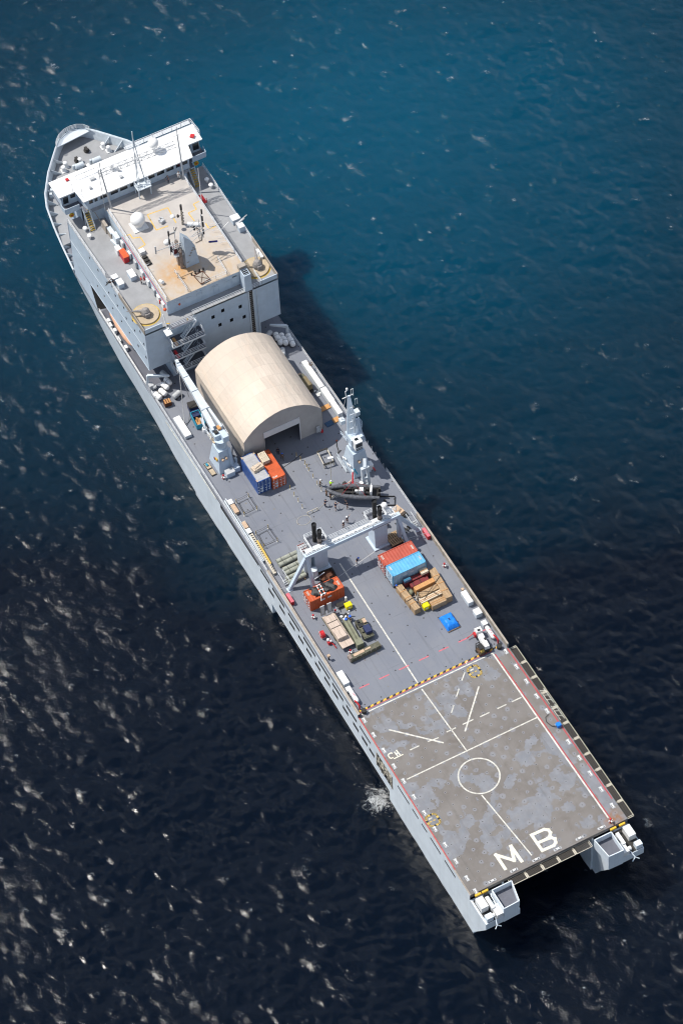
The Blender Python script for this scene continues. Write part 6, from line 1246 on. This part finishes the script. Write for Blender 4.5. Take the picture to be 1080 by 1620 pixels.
t = thing('rope_line', 'dark cable lying in a curve across the deck by the empty cradle', 'cable', (80, 0, 0)); b = MB(); b.tube([(6.7, -3.0, .03), (6.1, -1.0, .03), (5.6, 1.6, .03), (5.4, 2.5, .03)], .05); b.build('cable', M['soot'], t)
t = thing('rope_line', 'thin pale cord looped on deck beside the low rail', 'rope', (74.6, 2.6, 0)); b = MB(); b.tube([(.9 * math.cos(a) - .2, 1.2 * math.sin(a) + .6, .03) for a in np.linspace(0, 6.2, 24)], .03); b.build('cord', M['rope'], t); b = MB(); b.tube([(.3, -.5, .03), (.6, -2.5, .03), (1.4, -4.5, .03)], .03); b.build('tail', M['rope'], t)
t = thing('low_rail', 'low pale yellow rail on deck by the looped cord', 'rail', (75.2, 1.2, 0), R(0)); b = MB(); b.bar((0, -1.0, .55), (0, 1.0, .55), .08, .1); b.build('bar', M['rope'], t); b = MB(); [b.cyl((0, s, 0), (0, s, .55), .05, n=6) for s in (-.9, 0, .9)]; b.build('leg', M['yellowdull'], t)
t = thing('chain_sling', 'dark lifting sling lying on deck forward of the starboard crane', 'sling', (84.6, -8.5, 0)); b = MB(); b.tube([(1.6, -.6, .05), (.6, -.1, .1), (-.4, .1, .05), (-.9, .5, .05), (-.5, -.3, .05)], .07); b.sphere((1.6, -.6, .1), .14, 8, 6, mi=1); b.build('wire', [M['soot'], M['orangered']], t)
t = thing('gear_pile', 'pile of dark straps and bags on deck beside the inflatable boat', 'gear', (77.0, -5.3, 0)); b = MB(); rr = random.Random(8); [b.box(rr.uniform(-.8, .8), rr.uniform(-1.4, 1.4), 0, rr.uniform(.2, .6), rr.uniform(.2, .7), rr.uniform(.1, .4), rr.uniform(0, 3)) for k in range(10)]; b.build('bags', M['soot'], t); b = MB(); b.bar((-1.0, 2.6, .35), (.6, -2.0, .35), .14, .14); b.bar((.3, -1.2, .35), (-.5, -1.6, .3), .12, .12); b.build('pole', M['rope'], t)
t = thing('lamp', 'orange work lamp on a dark post forward of the starboard white locker', 'lamp', (49.0, -12.1, 0)); b = MB(); b.cyl((0, 0, 0), (0, 0, .9), .14, n=8); b.build('post', M['soot'], t); b = MB(); b.box(0, 0, .9, .4, .4, .35); b.build('head', M['tarptan'], t)
t = thing('lamp', 'tan work lamp on a dark post by the port bulwark', 'lamp', (48.2, 12.5, 0)); b = MB(); b.cyl((0, 0, 0), (0, 0, .9), .14, n=8); b.build('post', M['soot'], t); b = MB(); b.box(0, 0, .9, .4, .45, .35); b.build('head', M['tarptan'], t)
t = thing('generator', 'small bright blue box with a black hose on the starboard edge', 'generator', (19.6, -12.6, 0)); b = MB(); b.box(0, 0, .1, .7, .7, .6); b.build('body', M['tarpblue'], t); b = MB(); b.tube([(-.2, .2, .4), (.5, .9, .1), (1.6, 1.2, .05), (2.4, .9, .05), (2.6, .2, .05)], .06); b.build('hose', M['black'], t); b = MB(); [b.box(x, 0, 0, .2, .6, .1) for x in (-.25, .25)]; b.build('foot', M['black'], t)
# ---- yellow stanchions
SP = [(86.66, -1.86), (85.62, -2.08), (84.44, -2.28), (83.7, -2.25), (82.97, -2.22), (81.34, -2.18), (79.74, -2.1), (78.25, -2.08), (81.15, 2.2), (79.6, 2.24), (78.18, 2.23), (76.71, 2.24)]
L2 = [('port hatch outline near the navy container', [(83.0, 11.15), (83.1, 8.85), (80.1, 8.85), (80.0, 11.2)]), ('hatch outline nearest the canvas rolls', [(75.7, 11.3), (75.8, 9.0), (72.7, 8.9), (72.7, 11.4)])]
proto = None
def stan(x, y, lb, gr):
    global proto
    if proto is None:
        proto = thing('stanchion', lb, 'stanchion', (x, y, 0), 0, gr); b = MB(); b.cyl((0, 0, 0), (0, 0, 1.05), .06, .05, 8); b.build('post', M['yellowdull'], proto); b = MB(); b.cyl((0, 0, 0), (0, 0, .06), .16, n=10); b.build('foot', M['silver'], proto)
    else: dup(proto, (x, y, 0), 0, lb, gr)
for i, (x, y) in enumerate(SP): stan(x, y, 'thin yellow stanchion in the line from the tent door to the inflatable boat' if i < 8 else 'thin yellow stanchion in the line running aft from the orange container', 'yellow stanchions in the lane' if i < 8 else 'yellow stanchions aft of the container')
for nm, ps in L2:
    for i, (x, y) in enumerate(ps): stan(x, y, 'thin yellow stanchion at a corner of the ' + nm, 'stanchions at the ' + nm)
    t = thing('stanchion_chain', 'thin dark chain strung round the ' + nm, 'chain', (ps[2][0], ps[2][1], 0)); b = MB(); q = [Vector((x - ps[2][0], y - ps[2][1], .95)) for x, y in ps]
    for a, c in zip(q, q[1:] + q[:1]): m_ = (a + c) / 2 - Vector((0, 0, .18)); b.tube([a, m_, c], .025, 4); a2, c2 = a - Vector((0, 0, .5)), c - Vector((0, 0, .5)); b.tube([a2, (a2 + c2) / 2 - Vector((0, 0, .1)), c2], .025, 4)
    b.build('links', M['soot'], t)
    b = MB(); b.strip((ps[0][0] - .3, ps[0][1] - .35), (ps[1][0] - .3, ps[1][1] + .35), .08, .006); b.strip((ps[3][0] + .3, ps[3][1] - .35), (ps[2][0] + .3, ps[2][1] + .35), .08, .006); b.strip((ps[0][0] - .3, ps[0][1] - .35), (ps[3][0] + .3, ps[3][1] - .35), .08, .0068); b.strip((ps[1][0] - .3, ps[1][1] + .35), (ps[2][0] + .3, ps[2][1] + .35), .08, .0068); S('hatch_outline', b, M['soot'])
# ---- inflatable boat hanging in the davit
bow, stern = Vector((76.55, -2.3, 0)), Vector((72.0, -9.6, 0)); d = (bow - stern); rzb = math.atan2(d.y, d.x); Lb = d.length
t = thing('inflatable_boat', 'black rigid inflatable boat with a white console held over the deck', 'boat', ((bow.x + stern.x) / 2, (bow.y + stern.y) / 2, 1.35), rzb)
b = MB(); h = Lb / 2
for s in (1, -1):
    pts = [(-h, s * 1.12, .55), (-h * .3, s * 1.15, .55), (h * .25, s * 1.08, .6), (h * .6, s * .8, .72), (h * .85, s * .4, .88), (h, 0, .98)]
    rs = [.28, .40, .40, .38, .34, .26]
    for (a, r0), (c, r1) in zip(zip(pts, rs), zip(pts[1:], rs[1:])): b.cyl(a, c, r0, r1, 12); b.sphere(c, r1, 10, 6)
b.build('tube', M['tube'], t, smooth=True)
b = MB(); sec = [(-h * .95, 1.0, .5, .05), (0, 1.0, .5, -.15), (h * .5, .75, .6, -.1), (h * .85, .3, .75, .2), (h * .97, .03, .85, .6)]; pts = []
for x, w, zt, zk in sec: pts += [(x, w, zt), (x, 0, zk), (x, -w, zt)]
fs = []
for i in range(4): fs += [(i * 3, (i + 1) * 3, (i + 1) * 3 + 1, i * 3 + 1), (i * 3 + 1, (i + 1) * 3 + 1, (i + 1) * 3 + 2, i * 3 + 2)]
fs.append((0, 1, 2)); b.add(pts, fs); b.build('boat_hull', M['black'], t); b = MB(); b.prism([(-h * .93, .95), (0, .95), (h * .5, .7), (h * .85, .25), (h * .85, -.25), (h * .5, -.7), (0, -.95), (-h * .93, -.95)], .42, .47); b.build('floor', M['soot'], t)
b = MB(); b.box(-1.3, .1, .47, .9, .9, 1.0, top=(.7, .85)); b.box(-.5, .2, .47, .5, .35, .7); b.box(-2.9, .0, .47, .35, 1.5, 1.1); b.build('console', M['white'], t)
b = MB(); [b.box(x, y, .47, .45, .4, .55) for x in (-2.2, -.2, .7, 1.4) for y in (-.4, .4)]; b.build('seat', M['black'], t)
b = MB(); [b.box(-h * .98, s * .45, .3, .5, .4, .75, top=(.7, .8)) for s in (-1, 1)]; b.build('outboard_motor', M['soot'], t); b = MB(); b.tube([(-2.9, -.75, .5), (-2.9, -.75, 1.9), (-2.9, .75, 1.9), (-2.9, .75, .5)], .05); b.build('roll_bar', M['white'], t)
b = MB(); [b.tube([(q, s * 1.1, .8), (0, 0, 3.3)], .03, 4) for q in (-2.2, 2.0) for s in (-1, 1)]; b.build('sling', M['red'], t)
# ================================================================== PEOPLE
def skinmesh(name, verts, edges, rad, mat, parent, sub=1, root=0):
    me = bpy.data.meshes.new(name); me.from_pydata([tuple(v) for v in verts], edges, []); o = bpy.data.objects.new(name, me); COL.objects.link(o); o.parent = parent
    md = o.modifiers.new('skin', 'SKIN'); md.use_smooth_shade = True
    lay = me.skin_vertices[0].data if me.skin_vertices else None
    if lay is None:
        bpy.context.view_layer.objects.active = o; bpy.ops.mesh.customdata_skin_add(); lay = me.skin_vertices[0].data
    for i, r in enumerate(rad): lay[i].radius = (r, r) if not isinstance(r, tuple) else r; lay[i].use_root = (i == root)
    if sub: s_ = o.modifiers.new('sub', 'SUBSURF'); s_.levels = sub; s_.render_levels = sub
    me.materials.append(mat); return o
def person(label, x, y, rz=0, top='navycloth', bottom='navycloth', helm=None, bend=0.0, la=(.15, 0), ra=(.15, 0), stride=.0, z=0, short=False, group='sailors on deck', H=1.0, hair='boot'):
    """la / ra = (forward swing, sideways lift) of the left / right arm in radians; bend = forward lean"""
    t = thing('person', label, 'person', (x, y, z), rz, group)
    hip = Vector((0, 0, .93)); sp = lambda L: hip + Vector((math.sin(bend) * L, 0, math.cos(bend) * L))
    waist, chest, neck, head, crown = sp(.16), sp(.40), sp(.56), sp(.68) + Vector((.02, 0, 0)), sp(.80) + Vector((.02, 0, 0))
    vs_, es, rs = [hip, waist, chest, neck, head, crown], [(0, 1), (1, 2), (2, 3), (3, 4), (4, 5)], [.13, .125, .15, .06, .085, .075]
    J = {}
    def ad(p, par, r): vs_.append(Vector(p)); rs.append(r); es.append((par, len(vs_) - 1)); return len(vs_) - 1
    for s, st_, key in ((1, stride, 'l'), (-1, -stride, 'r')):
        a = ad(hip + Vector((0, s * .095, -.05)), 0, .095); kx = math.sin(st_) * .42; kn = ad((kx + .03, s * .11, .50), a, .06); an = ad((math.sin(st_) * .75, s * .12, .09), kn, .042); ft = ad((math.sin(st_) * .75 + .15, s * .14, .04), an, .04); J[key + 'leg'] = (a, kn, an, ft)
    for s, (fw, sd), key in ((1, la, 'l'), (-1, ra, 'r')):
        sh = ad(sp(.48) + Vector((0, s * .19, 0)), 2, .065); dn = Vector((math.sin(fw) * math.cos(sd), s * (math.sin(sd) + .06), -math.cos(fw) * math.cos(sd))).normalized()
        el = ad(vs_[sh] + dn * .29, sh, .046); fd = (dn + Vector((.25, 0, .1))).normalized(); wr = ad(vs_[el] + fd * .25, el, .032); pm = ad(vs_[wr] + fd * .08, wr, .036)
        side = fd.cross(Vector((0, 1, 0))).normalized() if abs(fd.y) < .9 else Vector((1, 0, 0))
        for k, l in enumerate((.075, .085, .08, .065)): f1 = ad(vs_[pm] + fd * .035 + side * (.027 - .018 * k), pm, .010); ad(vs_[f1] + fd * l * .6 + side * .0 + Vector((.012, 0, -.01)), f1, .008)
        th = ad(vs_[wr] + fd * .05 + side * .045, wr, .011); ad(vs_[th] + fd * .045 + side * .012, th, .009)
        J[key + 'arm'] = (sh, el, wr)
    skinmesh('body', vs_, es, rs, M['skin'], t)
    # shirt
    v2 = [waist - (waist - hip) * .5, chest, sp(.52)]; e2 = [(0, 1), (1, 2)]; r2 = [.15, .175, .10]
    for k in ('l', 'r'):
        sh, el, wr = J[k + 'arm']; o = len(v2); v2 += [vs_[sh], vs_[el]]; r2 += [.085, .062]; e2 += [(1, o), (o, o + 1)]
        if not short: v2.append(vs_[wr]); r2.append(.046); e2.append((o + 1, o + 2))
    skinmesh('shirt', v2, e2, r2, M[top], t)
    v3 = [hip + Vector((0, 0, .07)), hip - Vector((0, 0, .04))]; e3 = [(0, 1)]; r3 = [.15, .15]
    for k in ('l', 'r'):
        a, kn, an, ft = J[k + 'leg']; o = len(v3); v3 += [vs_[a], vs_[kn]]; r3 += [.115, .082]; e3 += [(1, o), (o, o + 1)]
        if not short: v3.append(vs_[an] + Vector((0, 0, .04))); r3.append(.066); e3.append((o + 1, o + 2))
    skinmesh('trousers', v3, e3, r3, M[bottom], t)
    for k in ('l', 'r'):
        a, kn, an, ft = J[k + 'leg']; skinmesh('boot', [vs_[an] + Vector((0, 0, .06)), vs_[an], vs_[ft]], [(0, 1), (1, 2)], [.055, .058, .05], M['boot'], t)
    b = MB(); ax = (crown - head).normalized(); c_ = head + ax * .075
    if helm: b.sphere(c_, .145, 14, 9, (1.08, .95, .92)); b.cyl(c_ - Vector((0, 0, .03)), c_ - Vector((0, 0, .01)), .165, .15, 14); b.build('helmet', M[helm], t, smooth=True)
    else: b.sphere(c_ - Vector((.012, 0, -.012)), .108, 12, 8, (1, .92, .9)); b.build('hair', M[hair], t, smooth=True)
    b = MB()
    for s in (1, -1): b.sphere(head + Vector((.082, s * .033, .03)), .012, 6, 4)
    b.build('eye', M['boot'], t); b = MB(); b.cyl(head + Vector((.075, 0, .025)), head + Vector((.112, 0, -.012)), .009, .018, 6); [b.sphere(head + Vector((0, s * .088, .005)), .022, 6, 4, (.6, .5, 1.2)) for s in (1, -1)]; b.build('nose_and_ears', M['skin'], t); b = MB(); b.box(head.x + .083, 0, head.z - .045, .012, .045, .01); b.build('mouth', M['maroon'], t)
    return t
person('sailor in a yellow green vest holding a pole at the bow of the inflatable boat', 78.1, -3.7, R(-60), 'hivis', 'brown', 'helmw', .25, (.9, .2), (.9, .1))
person('sailor in camouflage and white helmet nearest the lane of stanchions', 79.3, -2.35, R(-110), 'camo', 'camo', 'helmw', .15, (.6, .2), (.4, .1), .15)
person('sailor in brown overalls under the bow of the inflatable boat', 76.9, -2.3, R(-60), 'brown', 'brown', 'helmw', .2, (1.2, .1), (.8, .1))
person('sailor in a white helmet and brown overalls beside the boat bow', 76.1, -2.55, R(-70), 'brown', 'camo', 'helmw', .1, (.9, .1), (.5, .1), .1)
person('bareheaded sailor in dark uniform at the end of the thin pale cord', 75.15, -1.1, R(-60), 'navycloth', 'navycloth', None, .35, (.8, .1), (.8, .1), .1)
person('sailor in dark shirt and shorts reaching towards the inflatable boat', 73.75, -2.25, R(-50), 'navycloth', 'navycloth', None, .45, (1.0, .2), (1.3, .3), .35, short=True)
person('bareheaded sailor with raised hands beside the hull of the inflatable boat', 73.0, -4.1, R(60), 'navycloth', 'navycloth', None, 0, (2.4, .3), (2.4, .3), .1, short=True)
person('sailor in a white helmet pointing with an outstretched arm', 70.45, -2.7, R(20), 'navycloth', 'navycloth', 'helmw', 0, (.2, .1), (.5, 1.35), .1, short=True)
person('sailor in a white helmet standing beside the pointing sailor', 69.9, -1.75, R(20), 'navycloth', 'navycloth', 'helmw', 0, (.1, .1), (.1, .1), .08, short=True)
person('person in a blue helmet bending over the deck wire behind the gantry', 62.3, .0, R(-80), 'navycloth', 'whitecloth', 'helmb', .6, (.9, .1), (.9, .1), .25)
person('bareheaded person in dark clothes standing inside the tent doorway', 88.6, .55, R(150), 'navycloth', 'navycloth', None, .1, (.3, .1), (.3, .1))
person('person in a blue helmet walking out of the tent doorway', 87.3, .45, R(170), 'camo', 'camo', 'helmb', .1, (.3, .1), (-.3, .1), .35)
person('person in a red shirt and dark trousers beside the deckhouse on the port wing', 122.3, 7.95, R(-90), 'red', 'navycloth', None, .1, (.4, .1), (.4, .1), .1, z=WZ, group='people on the superstructure')
person('person in dark clothes under the bridge windows', 137.6, -5.0, R(90), 'navycloth', 'navycloth', None, .15, (.7, .1), (.7, .1), .1, z=RZ, group='people on the superstructure')
person('person in white overalls under the bridge windows', 137.5, -6.9, R(180), 'whitecloth', 'whitecloth', None, .05, (.2, .1), (.2, .1), .1, z=RZ, group='people on the superstructure', hair='brown')
person('bareheaded person in dark clothes working at the port wing rail', 124.4, 11.95, R(90), 'navycloth', 'navycloth', None, .5, (.9, .1), (.9, .1), .1, z=WZ, group='people on the superstructure')
person('person in a blue cap crouching by the aft corner of the light blue container', 54.4, -3.6, R(60), 'navycloth', 'navycloth', 'helmb', .7, (.8, .1), (.8, .1), .2, group='sailors on deck')
t = thing('work_pole', 'long pale pole with a flat head held upright by the vested sailor', 'pole', (78.5, -4.05, 0)); b = MB(); b.cyl((0, 0, .9), (.6, -.4, 6.4), .055, n=6); b.build('shaft', M['rope'], t); b = MB(); b.box(.62, -.42, 6.35, .4, .9, .16, -.3); b.build('head', M['white'], t)
